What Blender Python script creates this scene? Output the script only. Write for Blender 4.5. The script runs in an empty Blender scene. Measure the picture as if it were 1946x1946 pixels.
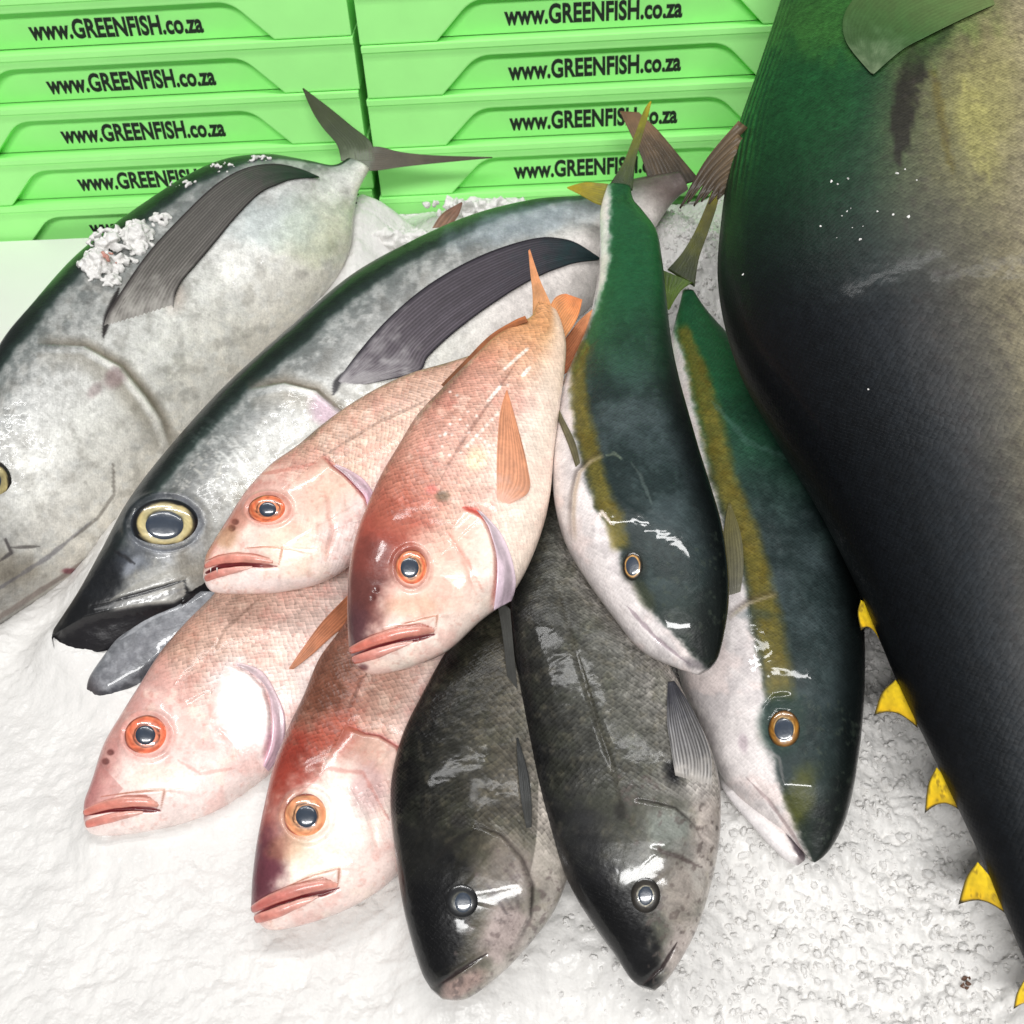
import bpy, math, random
import numpy as np
from mathutils import Vector
from mathutils.bvhtree import BVHTree

scene = bpy.context.scene
COL = scene.collection
rng = np.random.default_rng(7)

# ------------------------------------------------------------------ camera
IMG, FOC, CAMZ, PITCH, ROLL = 1946.0, 2095.0, 0.9, math.radians(39.0), math.radians(-3.9)
FW = np.array([0, math.cos(PITCH), -math.sin(PITCH)])
_r0 = np.array([1.0, 0, 0]); _u0 = np.array([0, math.sin(PITCH), math.cos(PITCH)])
RT = math.cos(ROLL) * _r0 + math.sin(ROLL) * _u0
UP = -math.sin(ROLL) * _r0 + math.cos(ROLL) * _u0
CAM = np.array([0.0, 0.0, CAMZ])
cd = bpy.data.cameras.new('camera'); cam = bpy.data.objects.new('camera', cd); COL.objects.link(cam)
cd.sensor_fit = 'HORIZONTAL'; cd.sensor_width = 36.0; cd.lens = 36.0 * FOC / IMG; cd.clip_start = 0.02; cd.clip_end = 50
from mathutils import Matrix
cam.matrix_world = Matrix(((RT[0], UP[0], -FW[0], CAM[0]), (RT[1], UP[1], -FW[1], CAM[1]), (RT[2], UP[2], -FW[2], CAM[2]), (0, 0, 0, 1)))
scene.camera = cam
cd.dof.use_dof = True; cd.dof.focus_distance = 1.12; cd.dof.aperture_fstop = 14.0

# ------------------------------------------------------------------ light
w = bpy.data.worlds.new('World'); scene.world = w; w.use_nodes = True
w.node_tree.nodes['Background'].inputs[0].default_value = (0.95, 0.97, 1.0, 1)
w.node_tree.nodes['Background'].inputs[1].default_value = 0.11
def tube_lamp(name, loc, sx, sy, power, target, color=(1.0, 0.995, 0.985)):
    ld = bpy.data.lights.new(name, 'AREA'); ld.shape = 'RECTANGLE'; ld.size = sx; ld.size_y = sy; ld.energy = power; ld.color = color
    o = bpy.data.objects.new(name, ld); COL.objects.link(o); o.location = loc
    o.rotation_euler = (Vector(target) - Vector(loc)).to_track_quat('-Z', 'Y').to_euler()
    return o
tube_lamp('ceiling_lamp', (-0.62, 1.25, 2.5), 0.10, 1.5, 21, (-0.5, 1.25, 0))
tube_lamp('ceiling_lamp', (0.60, 0.95, 2.5), 0.10, 1.5, 17, (0.3, 0.95, 0))
tube_lamp('ceiling_lamp', (-0.1, -1.9, 2.6), 2.2, 0.4, 122, (0, 1.2, 0.1))
scene.view_settings.view_transform = 'Standard'; scene.view_settings.look = 'None'
scene.view_settings.exposure = 0.10; scene.view_settings.gamma = 1.0
scene.render.engine = 'CYCLES'
scene.cycles.use_denoising = True
scene.cycles.max_bounces = 8; scene.cycles.diffuse_bounces = 4; scene.cycles.glossy_bounces = 4; scene.cycles.transmission_bounces = 6
scene.cycles.caustics_reflective = False; scene.cycles.caustics_refractive = False
scene.cycles.sample_clamp_indirect = 6

# ------------------------------------------------------------------ maths
SLOPE = 0.085
NG = np.array([0, -SLOPE, 1.0]); NG /= np.linalg.norm(NG)
def ground(y): return SLOPE * (y - 0.5)
def A_(x): return np.asarray(x, float)
def rays(px):
    px = A_(px).reshape(-1, 2)
    return FW + (px[:, :1] - IMG / 2) / FOC * RT - (px[:, 1:] - IMG / 2) / FOC * UP
def proj(P):
    v = A_(P) - CAM; z = v @ FW
    return np.stack([IMG / 2 + FOC * (v @ RT) / z, IMG / 2 - FOC * (v @ UP) / z], 1)
def hit_plane(px, P, n):
    d = rays(px); t = ((A_(P) - CAM) * n).sum(-1) / (d * n).sum(-1)
    return CAM + d * t[:, None]
def on_ground(px, h):      # pixel -> point h above the sloping bed
    d = rays(px); h = np.broadcast_to(A_(h), (len(d),))
    t = (SLOPE * -0.5 + h - CAMZ + SLOPE * CAM[1]) / (d[:, 2] - SLOPE * d[:, 1])
    return CAM + d * t[:, None]
def on_depth(px, y):       # pixel -> point at distance y in front
    d = rays(px); return CAM + d * (y / d[:, 1])[:, None]
def norm(v): return v / np.linalg.norm(v, axis=-1, keepdims=True)
def crom(pts, n, closed=False):
    """Catmull-Rom resample, by index"""
    p = A_(pts); m = len(p)
    t = np.linspace(0, m - 1, n); i = np.minimum(t.astype(int), m - 2); f = (t - i)[:, None]
    g = lambda k: p[np.clip(k, 0, m - 1)]
    p0, p1, p2, p3 = g(i - 1), g(i), g(i + 1), g(i + 2)
    return 0.5 * (2 * p1 + (p2 - p0) * f + (2 * p0 - 5 * p1 + 4 * p2 - p3) * f ** 2 + (3 * p1 - p0 - 3 * p2 + p3) * f ** 3)
def sstep(a, b, x):
    t = np.clip((x - a) / (b - a), 0, 1); return t * t * (3 - 2 * t)
def _h(i, j, s):
    n = (i.astype(np.int64) * 374761393 + j.astype(np.int64) * 668265263 + s * 1274126177) & 0xFFFFFFFF
    n = ((n ^ (n >> 13)) * 1274126177) & 0xFFFFFFFF
    return ((n ^ (n >> 16)) & 0xFFFF) / 65535.0
def vnoise(x, y, s=0):
    i = np.floor(x); j = np.floor(y); f = x - i; g = y - j
    f = f * f * (3 - 2 * f); g = g * g * (3 - 2 * g)
    return (_h(i, j, s) * (1 - f) + _h(i + 1, j, s) * f) * (1 - g) + (_h(i, j + 1, s) * (1 - f) + _h(i + 1, j + 1, s) * f) * g
def fbm(x, y, s=0, o=4):
    r = 0; a = 0.5; t = 0
    for k in range(o):
        r = r + a * vnoise(x * 2 ** k + 17.3 * k, y * 2 ** k - 9.1 * k, s + k); t += a; a *= 0.55
    return r / t
def pdist(X, Y, pts):
    """distance to a polyline, its parameter 0..1 and the side (+ = left of travel in pixel axes)"""
    p = A_(pts); best = np.full(X.shape, 1e9); T = np.zeros(X.shape); S = np.zeros(X.shape); n = len(p) - 1
    for k in range(n):
        a, b = p[k], p[k + 1]; d = b - a; L = max(d @ d, 1e-9)
        t = np.clip(((X - a[0]) * d[0] + (Y - a[1]) * d[1]) / L, 0, 1)
        ex = X - a[0] - t * d[0]; ey = Y - a[1] - t * d[1]; q = np.hypot(ex, ey)
        m = q < best
        best = np.where(m, q, best); T = np.where(m, (k + t) / n, T); S = np.where(m, np.sign(d[0] * ey - d[1] * ex), S)
    return best, T, S
def lin(c):
    c = np.clip(A_(c), 0, 1); return np.where(c <= 0.04045, c / 12.92, ((c + 0.055) / 1.055) ** 2.4)
def rgb(c, k=0.86):
    v = lin(A_(c) / 255.0) * k; return (float(v[0]), float(v[1]), float(v[2]), 1.0)

# ------------------------------------------------------------------ materials
def new_mat(name):
    m = bpy.data.materials.new(name); m.use_nodes = True
    return m, m.node_tree, m.node_tree.nodes['Principled BSDF']
def L(nt, a, b): nt.links.new(a, b)
def nd(nt, t, **kw):
    n = nt.nodes.new(t)
    for k, v in kw.items():
        if k.startswith('i_'):
            n.inputs[k[2:].replace('_', ' ')].default_value = v
        else: setattr(n, k, v)
    return n
def math_n(nt, op, a, b=None):
    n = nt.nodes.new('ShaderNodeMath'); n.operation = op
    for i, v in enumerate((a, b)):
        if v is None: continue
        if isinstance(v, (int, float)): n.inputs[i].default_value = v
        else: L(nt, v, n.inputs[i])
    return n.outputs[0]
def skin_mat(name, rough=0.35, coat=0.5, coat_rough=0.12, spec=0.5, scale_size=0.0045, scale_bump=0.35, scale_col=0.25, wet_bump=0.25, grain=0.16, metal=0.0, sss=0.0, mottle=0.0):
    """wet fish skin: painted colour x scale pattern x fine mottling, slimy coat with a broken surface"""
    m, nt, b = new_mat(name)
    at = nd(nt, 'ShaderNodeAttribute', attribute_name='Col')
    uv = nd(nt, 'ShaderNodeAttribute', attribute_name='suv')
    # scales: staggered overlapping diamonds in the skin's own coordinates, overlap shade and glints painted into their colour
    sp = nd(nt, 'ShaderNodeSeparateXYZ'); wob = nd(nt, 'ShaderNodeTexNoise', i_Scale=70.0, i_Detail=2.0); L(nt, uv.outputs['Vector'], wob.inputs['Vector'])
    L(nt, uv.outputs['Vector'], sp.inputs[0])
    a_ = math_n(nt, 'ADD', math_n(nt, 'MULTIPLY', sp.outputs[0], 0.72 / scale_size), math_n(nt, 'MULTIPLY', wob.outputs['Fac'], 1.6)); b_ = math_n(nt, 'MULTIPLY', sp.outputs[1], 0.6 / scale_size)
    p_ = math_n(nt, 'ADD', a_, b_); q_ = math_n(nt, 'SUBTRACT', a_, b_)
    fp = math_n(nt, 'FRACT', p_); fq = math_n(nt, 'FRACT', q_)
    hgt = math_n(nt, 'MULTIPLY', math_n(nt, 'SQRT', math_n(nt, 'ADD', math_n(nt, 'MULTIPLY', fp, fp), math_n(nt, 'MULTIPLY', fq, fq))), 0.707)
    cv = nd(nt, 'ShaderNodeCombineXYZ'); L(nt, math_n(nt, 'FLOOR', p_), cv.inputs[0]); L(nt, math_n(nt, 'FLOOR', q_), cv.inputs[1])
    wn = nd(nt, 'ShaderNodeTexWhiteNoise', noise_dimensions='2D'); L(nt, cv.outputs[0], wn.inputs['Vector'])
    msk = at.outputs['Alpha']
    sc = math_n(nt, 'MULTIPLY', hgt, msk)
    scol = math_n(nt, 'MULTIPLY', math_n(nt, 'ADD', math_n(nt, 'SUBTRACT', hgt, 0.55), math_n(nt, 'MULTIPLY', math_n(nt, 'SUBTRACT', wn.outputs['Value'], 0.5), 0.6)), msk)
    tc = nd(nt, 'ShaderNodeTexCoord')
    n1 = nd(nt, 'ShaderNodeTexNoise', i_Scale=420.0, i_Detail=4.0, i_Roughness=0.65); L(nt, tc.outputs['Object'], n1.inputs['Vector'])
    n2 = nd(nt, 'ShaderNodeTexNoise', i_Scale=90.0, i_Detail=4.0, i_Roughness=0.6); L(nt, tc.outputs['Object'], n2.inputs['Vector'])
    g = math_n(nt, 'MULTIPLY', math_n(nt, 'SUBTRACT', n1.outputs['Fac'], 0.5), grain * 2.2)
    g2 = math_n(nt, 'MULTIPLY', math_n(nt, 'SUBTRACT', n2.outputs['Fac'], 0.5), grain * 1.6)
    k = math_n(nt, 'ADD', math_n(nt, 'ADD', 1.0 + 0.0, g), g2)
    k = math_n(nt, 'MULTIPLY', k, math_n(nt, 'ADD', 1.0, math_n(nt, 'MULTIPLY', scol, scale_col)))
    if mottle:
        n4 = nd(nt, 'ShaderNodeTexNoise', i_Scale=38.0, i_Detail=9.0, i_Roughness=0.74, i_Distortion=0.6); L(nt, tc.outputs['Object'], n4.inputs['Vector'])
        mr = nd(nt, 'ShaderNodeMapRange', interpolation_type='SMOOTHSTEP'); L(nt, n4.outputs['Fac'], mr.inputs[0])
        mr.inputs[1].default_value = 0.38; mr.inputs[2].default_value = 0.62; mr.inputs[3].default_value = 1 - mottle; mr.inputs[4].default_value = 1 + mottle * 0.75
        k = math_n(nt, 'MULTIPLY', k, mr.outputs[0])
    mx = nd(nt, 'ShaderNodeVectorMath', operation='SCALE'); L(nt, at.outputs['Color'], mx.inputs[0]); L(nt, k, mx.inputs['Scale'])
    L(nt, mx.outputs[0], b.inputs['Base Color'])
    b.inputs['Roughness'].default_value = rough
    b.inputs['Specular IOR Level'].default_value = spec
    b.inputs['Metallic'].default_value = metal
    L(nt, math_n(nt, 'MULTIPLY', math_n(nt, 'SUBTRACT', 1.0, math_n(nt, 'MULTIPLY', msk, 0.72)), coat), b.inputs['Coat Weight']); b.inputs['Coat Roughness'].default_value = coat_rough; b.inputs['Coat IOR'].default_value = 1.4
    if sss:
        b.inputs['Subsurface Weight'].default_value = sss; b.inputs['Subsurface Radius'].default_value = (0.006, 0.003, 0.002); b.inputs['Subsurface Scale'].default_value = 1.0
    bp = nd(nt, 'ShaderNodeBump', i_Strength=scale_bump, i_Distance=0.0014); L(nt, sc, bp.inputs['Height'])
    bp2 = nd(nt, 'ShaderNodeBump', i_Strength=wet_bump, i_Distance=0.0015)
    n3 = nd(nt, 'ShaderNodeTexNoise', i_Scale=150.0, i_Detail=3.0, i_Roughness=0.55); L(nt, tc.outputs['Object'], n3.inputs['Vector'])
    L(nt, n3.outputs['Fac'], bp2.inputs['Height']); L(nt, bp.outputs[0], bp2.inputs['Normal'])
    L(nt, bp2.outputs[0], b.inputs['Normal'])
    n5 = nd(nt, 'ShaderNodeTexNoise', i_Scale=48.0, i_Detail=2.0, i_Roughness=0.5, i_Distortion=0.4); L(nt, tc.outputs['Object'], n5.inputs['Vector'])
    bp3 = nd(nt, 'ShaderNodeBump', i_Strength=0.16, i_Distance=0.003); L(nt, n5.outputs['Fac'], bp3.inputs['Height']); L(nt, bp3.outputs[0], b.inputs['Coat Normal'])
    return m
def plain_mat(name, color, rough=0.5, coat=0.0, bump=0.0, bscale=60.0, var=0.0, spec=0.5):
    m, nt, b = new_mat(name)
    b.inputs['Base Color'].default_value = color; b.inputs['Roughness'].default_value = rough; b.inputs['Coat Weight'].default_value = coat
    b.inputs['Coat Roughness'].default_value = 0.08; b.inputs['Specular IOR Level'].default_value = spec
    tc = nd(nt, 'ShaderNodeTexCoord'); n = nd(nt, 'ShaderNodeTexNoise', i_Scale=bscale, i_Detail=5.0); L(nt, tc.outputs['Object'], n.inputs['Vector'])
    if var:
        k = math_n(nt, 'ADD', 1 - var * 0.5, math_n(nt, 'MULTIPLY', n.outputs['Fac'], var))
        c = nd(nt, 'ShaderNodeVectorMath', operation='SCALE'); c.inputs[0].default_value = color[:3]; L(nt, k, c.inputs['Scale']); L(nt, c.outputs[0], b.inputs['Base Color'])
    if bump:
        bp = nd(nt, 'ShaderNodeBump', i_Strength=bump, i_Distance=0.002); L(nt, n.outputs['Fac'], bp.inputs['Height']); L(nt, bp.outputs[0], b.inputs['Normal'])
    return m
def vcol_mat(name, rough=0.4, coat=0.3, grain=0.15, bump=0.1, spec=0.5):
    m, nt, b = new_mat(name)
    at = nd(nt, 'ShaderNodeAttribute', attribute_name='Col'); tc = nd(nt, 'ShaderNodeTexCoord')
    n = nd(nt, 'ShaderNodeTexNoise', i_Scale=300.0, i_Detail=4.0); L(nt, tc.outputs['Object'], n.inputs['Vector'])
    k = math_n(nt, 'ADD', 1 - grain, math_n(nt, 'MULTIPLY', n.outputs['Fac'], grain * 2))
    c = nd(nt, 'ShaderNodeVectorMath', operation='SCALE'); L(nt, at.outputs['Color'], c.inputs[0]); L(nt, k, c.inputs['Scale']); L(nt, c.outputs[0], b.inputs['Base Color'])
    b.inputs['Roughness'].default_value = rough; b.inputs['Coat Weight'].default_value = coat; b.inputs['Coat Roughness'].default_value = 0.15; b.inputs['Specular IOR Level'].default_value = spec
    if bump:
        bp = nd(nt, 'ShaderNodeBump', i_Strength=bump, i_Distance=0.001); L(nt, n.outputs['Fac'], bp.inputs['Height']); L(nt, bp.outputs[0], b.inputs['Normal'])
    return m
M = {}
M['snapper'] = skin_mat('snapper_skin', rough=0.34, coat=0.65, coat_rough=0.10, scale_size=0.0040, scale_bump=0.85, scale_col=0.6, wet_bump=0.35, grain=0.22, spec=0.4, mottle=0.10)
M['albacore'] = skin_mat('albacore_skin', rough=0.38, coat=0.6, coat_rough=0.06, scale_size=0.004, scale_bump=0.15, scale_col=0.15, wet_bump=0.3, grain=0.34, mottle=0.12, metal=0.08)
M['dark'] = skin_mat('bream_skin', rough=0.34, coat=0.7, coat_rough=0.09, scale_size=0.0034, scale_bump=0.8, scale_col=0.8, wet_bump=0.3, grain=0.3, spec=0.25, mottle=0.28)
M['yellowtail'] = skin_mat('yellowtail_skin', rough=0.42, coat=0.9, coat_rough=0.05, scale_size=0.0030, scale_bump=0.4, scale_col=0.5, wet_bump=0.4, grain=0.25, spec=0.25, mottle=0.09)
M['yellowfin'] = skin_mat('yellowfin_skin', rough=0.5, coat=0.3, coat_rough=0.12, scale_size=0.0036, scale_bump=0.45, scale_col=0.5, wet_bump=0.12, grain=0.6, spec=0.2, mottle=0.12)
M['fin'] = vcol_mat('fin_membrane', 0.55, 0.06, 0.2, 0.15, 0.15)
M['flesh'] = vcol_mat('wet_flesh', 0.36, 0.5, 0.18, 0.5)
M['eye'] = vcol_mat('eye_iris', 0.3, 1.0, 0.16, 0.12)
M['eye'].node_tree.nodes['Principled BSDF'].inputs['Coat Roughness'].default_value = 0.04
M['pupil'] = plain_mat('eye_pupil', rgb((50, 60, 74)), 0.3, 0.8, 0.12, 200, 0.5)
M['pupil'].node_tree.nodes['Principled BSDF'].inputs['Coat Roughness'].default_value = 0.06
M['mouth'] = plain_mat('mouth_lining', rgb((22, 20, 24)), 0.25, 0.6, 0.2, 120, 0.6)
M['crate'] = plain_mat('green_crate_plastic', rgb((166, 248, 144), 0.97), 0.5, 0.05, 0.10, 22, 0.12)
M['ink'] = plain_mat('black_print', rgb((14, 24, 18)), 0.6, 0.0, 0.0, 90, 0.5)
M['counter'] = plain_mat('white_counter', rgb((244, 244, 238)), 0.45, 0.1, 0.05, 20, 0.03)
M['dark_gap'] = plain_mat('dark_shadow_wall', rgb((40, 60, 40)), 0.8, 0.0, 0.1, 10, 0.2)
def ice_mat(name, sss=0.75, tint=(0.705, 0.69, 0.668), rough=0.28):
    m, nt, b = new_mat(name)
    tc = nd(nt, 'ShaderNodeTexCoord')
    n = nd(nt, 'ShaderNodeTexNoise', i_Scale=26.0, i_Detail=6.0, i_Roughness=0.6); L(nt, tc.outputs['Object'], n.inputs['Vector'])
    cr = nd(nt, 'ShaderNodeValToRGB'); L(nt, n.outputs['Fac'], cr.inputs[0])
    cr.color_ramp.elements[0].position = 0.28; cr.color_ramp.elements[0].color = (tint[0] * 0.90, tint[1] * 0.90, tint[2] * 0.90, 1)
    cr.color_ramp.elements[1].position = 0.6; cr.color_ramp.elements[1].color = (*tint, 1)
    L(nt, cr.outputs[0], b.inputs['Base Color'])
    b.inputs['Roughness'].default_value = rough; b.inputs['IOR'].default_value = 1.31
    b.inputs['Subsurface Weight'].default_value = sss; b.inputs['Subsurface Radius'].default_value = (0.014, 0.014, 0.014); b.inputs['Subsurface Scale'].default_value = 1.0
    v = nd(nt, 'ShaderNodeTexVoronoi', i_Scale=260.0); L(nt, tc.outputs['Object'], v.inputs['Vector'])
    n2 = nd(nt, 'ShaderNodeTexNoise', i_Scale=330.0, i_Detail=3.0); L(nt, tc.outputs['Object'], n2.inputs['Vector'])
    bp = nd(nt, 'ShaderNodeBump', i_Strength=0.22, i_Distance=0.002); L(nt, math_n(nt, 'ADD', v.outputs['Distance'], n2.outputs['Fac']), bp.inputs['Height'])
    L(nt, bp.outputs[0], b.inputs['Normal'])
    return m
M['ice'] = ice_mat('crushed_ice', sss=0.0)
_m, _nt, _b = new_mat('clear_ice'); M['clear_ice'] = _m
_b.inputs['Base Color'].default_value = (0.72, 0.705, 0.685, 1); _b.inputs['Roughness'].default_value = 0.3; _b.inputs['IOR'].default_value = 1.31; _b.inputs['Transmission Weight'].default_value = 0.0; _b.inputs['Subsurface Weight'].default_value = 0.0; _b.inputs['Subsurface Radius'].default_value = (0.006, 0.007, 0.008); _b.inputs['Subsurface Scale'].default_value = 1.0
_n = nd(_nt, 'ShaderNodeTexNoise', i_Scale=220.0, i_Detail=3.0); _p = nd(_nt, 'ShaderNodeBump', i_Strength=0.3, i_Distance=0.002); L(_nt, _n.outputs['Fac'], _p.inputs['Height']); L(_nt, _p.outputs[0], _b.inputs['Normal'])

# ------------------------------------------------------------------ object helpers
def tag(o, label, cat, group=None):
    o['label'] = label; o['category'] = cat
    if group: o['group'] = group
    return o
def thing(name, loc, label, cat, group=None):
    o = bpy.data.objects.new(name, None); COL.objects.link(o); o.location = [float(v) for v in loc]; o.empty_display_size = 0.05
    return tag(o, label, cat, group)
def mesh_obj(name, V, faces, mat, root=None, parent=None, col=None, alpha=None, suv=None, smooth=True):
    V = A_(V)
    if root is not None: V = V - A_(root.location)
    me = bpy.data.meshes.new(name)
    faces = np.asarray(faces) if not isinstance(faces, list) else faces
    me.from_pydata(V, [], faces if isinstance(faces, list) else faces.tolist())
    me.materials.append(mat)
    if col is not None:
        a = me.color_attributes.new('Col', 'FLOAT_COLOR', 'POINT')
        c = np.ones((len(V), 4), np.float32); c[:, :3] = col
        if alpha is not None: c[:, 3] = alpha
        a.data.foreach_set('color', c.ravel())
    if suv is not None:
        a = me.attributes.new('suv', 'FLOAT_VECTOR', 'POINT'); a.data.foreach_set('vector', A_(suv).astype(np.float32).ravel())
    me.polygons.foreach_set('use_smooth', np.full(len(me.polygons), smooth))
    me.update()
    o = bpy.data.objects.new(name, me); COL.objects.link(o)
    p = parent or root
    if p is not None: o.parent = p
    return o
def grid_faces(nu, nv, wrap=False, off=0):
    i = np.arange(nu - 1)[:, None]; j = np.arange(nv if wrap else nv - 1)[None, :]; j2 = (j + 1) % nv
    return np.stack([i * nv + j, i * nv + j2, (i + 1) * nv + j2, (i + 1) * nv + j], -1).reshape(-1, 4) + off

# ------------------------------------------------------------------ painting helper (skin colours, plus some painted sheen and reflected green)
class Paint:
    def __init__(s, px, U, V):
        s.X, s.Y, s.U, s.V = px[:, 0], px[:, 1], U, V
        s.c = np.zeros((len(U), 3)); s.a = np.ones(len(U)); s.r = np.zeros(len(U))
    def n(s, sc, seed=0, o=4, sx=1.0): return fbm(s.X / (sc * sx), s.Y / sc, seed, o)
    def ramp(s, f, stops):
        xs = [a for a, _ in stops]; cs = A_([c for _, c in stops]) / 255.0
        s.c = np.stack([np.interp(f, xs, cs[:, k]) for k in range(3)], 1)
    def mix(s, m, col, amt=1.0):
        m = (np.clip(m, 0, 1) * amt)[:, None]; s.c = s.c * (1 - m) + (A_(col) / 255.0) * m
    def mul(s, f): s.c = s.c * f[:, None]
    def blob(s, x, y, rx, ry, col, amt=1.0, ang=0.0, soft=0.6, nz=0.35, ns=25, seed=3):
        a = math.radians(ang); dx = s.X - x; dy = s.Y - y
        e = np.hypot((dx * math.cos(a) + dy * math.sin(a)) / rx, (-dx * math.sin(a) + dy * math.cos(a)) / ry)
        e = e + nz * (s.n(ns, seed) - 0.5) * 2
        s.mix(1 - sstep(1 - soft, 1 + soft * 0.4, e), col, amt)
    def stroke(s, pts, wd, col, amt=1.0, nz=0.0, taper=True):
        d, t, _ = pdist(s.X, s.Y, pts)
        if nz: d = d + nz * (s.n(18, 5) - 0.5) * 2
        ww = wd * (np.sin(np.pi * np.clip(t, 0.03, 0.97)) ** 0.5 if taper else 1.0)
        s.mix(1 - sstep(ww * 0.45, ww * 1.1, d), col, amt)
    # relief, metres
    def groove(s, pts, wd, dep):
        d, t, _ = pdist(s.X, s.Y, pts); s.r -= dep * np.exp(-(d / wd) ** 2) * np.sin(np.pi * np.clip(t, 0.04, 0.96)) ** 0.5
    def step(s, pts, h, Lf, side=1):
        d, t, sd = pdist(s.X, s.Y, pts); sd = sd * side
        f = np.sin(np.pi * np.clip(t, 0.0, 1.0)) ** 0.6
        g_ = sstep(-6, 6, d * sd); s.r += (g_ * h * np.exp(-d / Lf) - (1 - g_) * 0.25 * h * np.exp(-d / (Lf * 0.35))) * f
    def ring(s, x, y, rx, ry, h=0.0022, col=None, amt=0.6, wd=0.16):
        e = np.hypot((s.X - x) / rx, (s.Y - y) / ry); nz = 0.12 * (s.n(12, 9, 2) - 0.5)
        s.r += h * np.exp(-((e - 1.16) / 0.14) ** 2) - 1.4 * h * (1 - sstep(0.7, 1.05, e))
        if col is not None: s.mix(np.exp(-((e + nz - 1.06) / wd) ** 2), col, amt)
    def bump(s, x, y, rx, ry, h):
        s.r += h * np.exp(-((s.X - x) / rx) ** 2 - ((s.Y - y) / ry) ** 2)

class Fish:
    pass
BODIES = {}
def body(root, st, h, thick, mat, paint, k=0.55, nside=(0, 0, 0), nu=250, nt=150, nb=22, power=0.9, name='body', key=None, sunk=True, cap=True, bright=0.88, half=False):
    """loft between a back edge and a belly edge; h = heights of the mid-plane over the bed along the fish"""
    st = A_(st); S = crom(st, nu)
    # evenly spaced along the length, denser at the snout
    D, V = S[:, :2], S[:, 2:]; c = (D + V) / 2
    seg = np.r_[0, np.cumsum(np.hypot(*np.diff(c, axis=0).T) + 0.35 * np.abs(np.diff(np.hypot(*(D - V).T))))]
    tt = np.linspace(0, seg[-1], nu); S = np.stack([np.interp(tt, seg, S[:, q]) for q in range(4)], 1)
    D, V = S[:, :2], S[:, 2:]; c = (D + V) / 2; u = tt / seg[-1]
    hu = np.interp(u, np.linspace(0, 1, len(h)), h) if not isinstance(h[0], tuple) else np.interp(u, [a for a, _ in h], [b for _, b in h])
    C = on_ground(c, hu)
    n = norm(NG + k * norm(CAM - C) / (1 - k + 1e-6) * 0.9 + A_(nside))
    ph = np.r_[np.linspace(0, np.pi, nt), np.pi + np.linspace(0, np.pi, nb + 2)[1:-1]]
    cs, sn = np.cos(ph), np.sign(np.sin(ph)) * np.abs(np.sin(ph)) ** power
    tk = np.interp(u, [a for a, _ in thick], [b for _, b in thick])
    Di, Vi = D.copy(), V.copy(); e = D - V; el = np.hypot(*e.T)[:, None] + 1e-6; e = e / el
    for it in range(4):        # the rounded body, not its mid-plane, has to reach the two edges
        Dp = hit_plane(Di, C, n); Vp = hit_plane(Vi, C, n); mid = (Dp + Vp) / 2; hv = (Dp - Vp) / 2
        hw = np.linalg.norm(hv, axis=1); th = tk * hw
        P = mid[:, None] + hv[:, None] * cs[None, :, None] + n[:, None] * (th[:, None] * sn[None, :])[:, :, None]
        if it == 3: break
        q = proj(P.reshape(-1, 3)).reshape(nu, -1, 2); sd_ = ((q - V[:, None]) * e[:, None]).sum(-1)
        dm = np.clip(sd_.max(1) - el[:, 0], -0.25 * el[:, 0], 0.25 * el[:, 0]); dn = np.clip(sd_.min(1), -0.25 * el[:, 0], 0.25 * el[:, 0])
        Di = Di - e * dm[:, None] * 0.9; Vi = Vi - e * dn[:, None] * 0.9
    nv = len(ph); Pf = P.reshape(-1, 3)
    U = np.repeat(u, nv); Vv = np.tile((1 - cs) / 2, nu)
    top = np.tile(np.clip(np.sin(ph), 0, 1) ** 0.5, nu)
    pt = Paint(proj(Pf), U, Vv); paint(pt)
    Pf = Pf + np.repeat(n, nv, 0) * (pt.r * top)[:, None]
    sax = np.r_[0, np.cumsum(np.linalg.norm(np.diff(mid, axis=0), axis=1))]
    arc = np.cumsum(np.r_[0, np.hypot(np.diff(cs), 0.6 * np.diff(sn))])
    suv = np.stack([np.repeat(sax, nv), np.tile(arc, nu) * np.repeat(hw, nv), np.zeros(nu * nv)], 1)
    F = grid_faces(nu, nv, True).tolist()
    # end caps
    Pf = np.vstack([Pf, P[0].mean(0), P[-1].mean(0)]); i0 = nu * nv
    F += [(i0, (j + 1) % nv, j) for j in range(nv)] + [(i0 + 1, (nu - 1) * nv + j, (nu - 1) * nv + (j + 1) % nv) for j in range(nv)]
    colr = lin(pt.c) * bright
    colr = np.vstack([colr, colr[0], colr[-1]]); al = np.r_[pt.a, 0, 0]; suv = np.vstack([suv, suv[:1], suv[-1:]])
    o = mesh_obj(name, Pf, F, mat, root, None, colr, al, suv)
    f = Fish(); f.root = root; f.obj = o; f.V = Pf; f.bvh = BVHTree.FromPolygons([tuple(v) for v in Pf], F); f.C = C; f.n = n; f.mid = mid; f.sunk = sunk is not False; f.cap = 0.035 if sunk is True else float(sunk or 0)
    f.bot = (P[:, nt:nt + nb // 2, :] if half else P[:, nt:, :]).reshape(-1, 3); f.th = th; f.hw = hw; f.u = u; f.Dp = Dp; f.Dpx = D
    BODIES[key or root.name] = f
    return f
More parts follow.
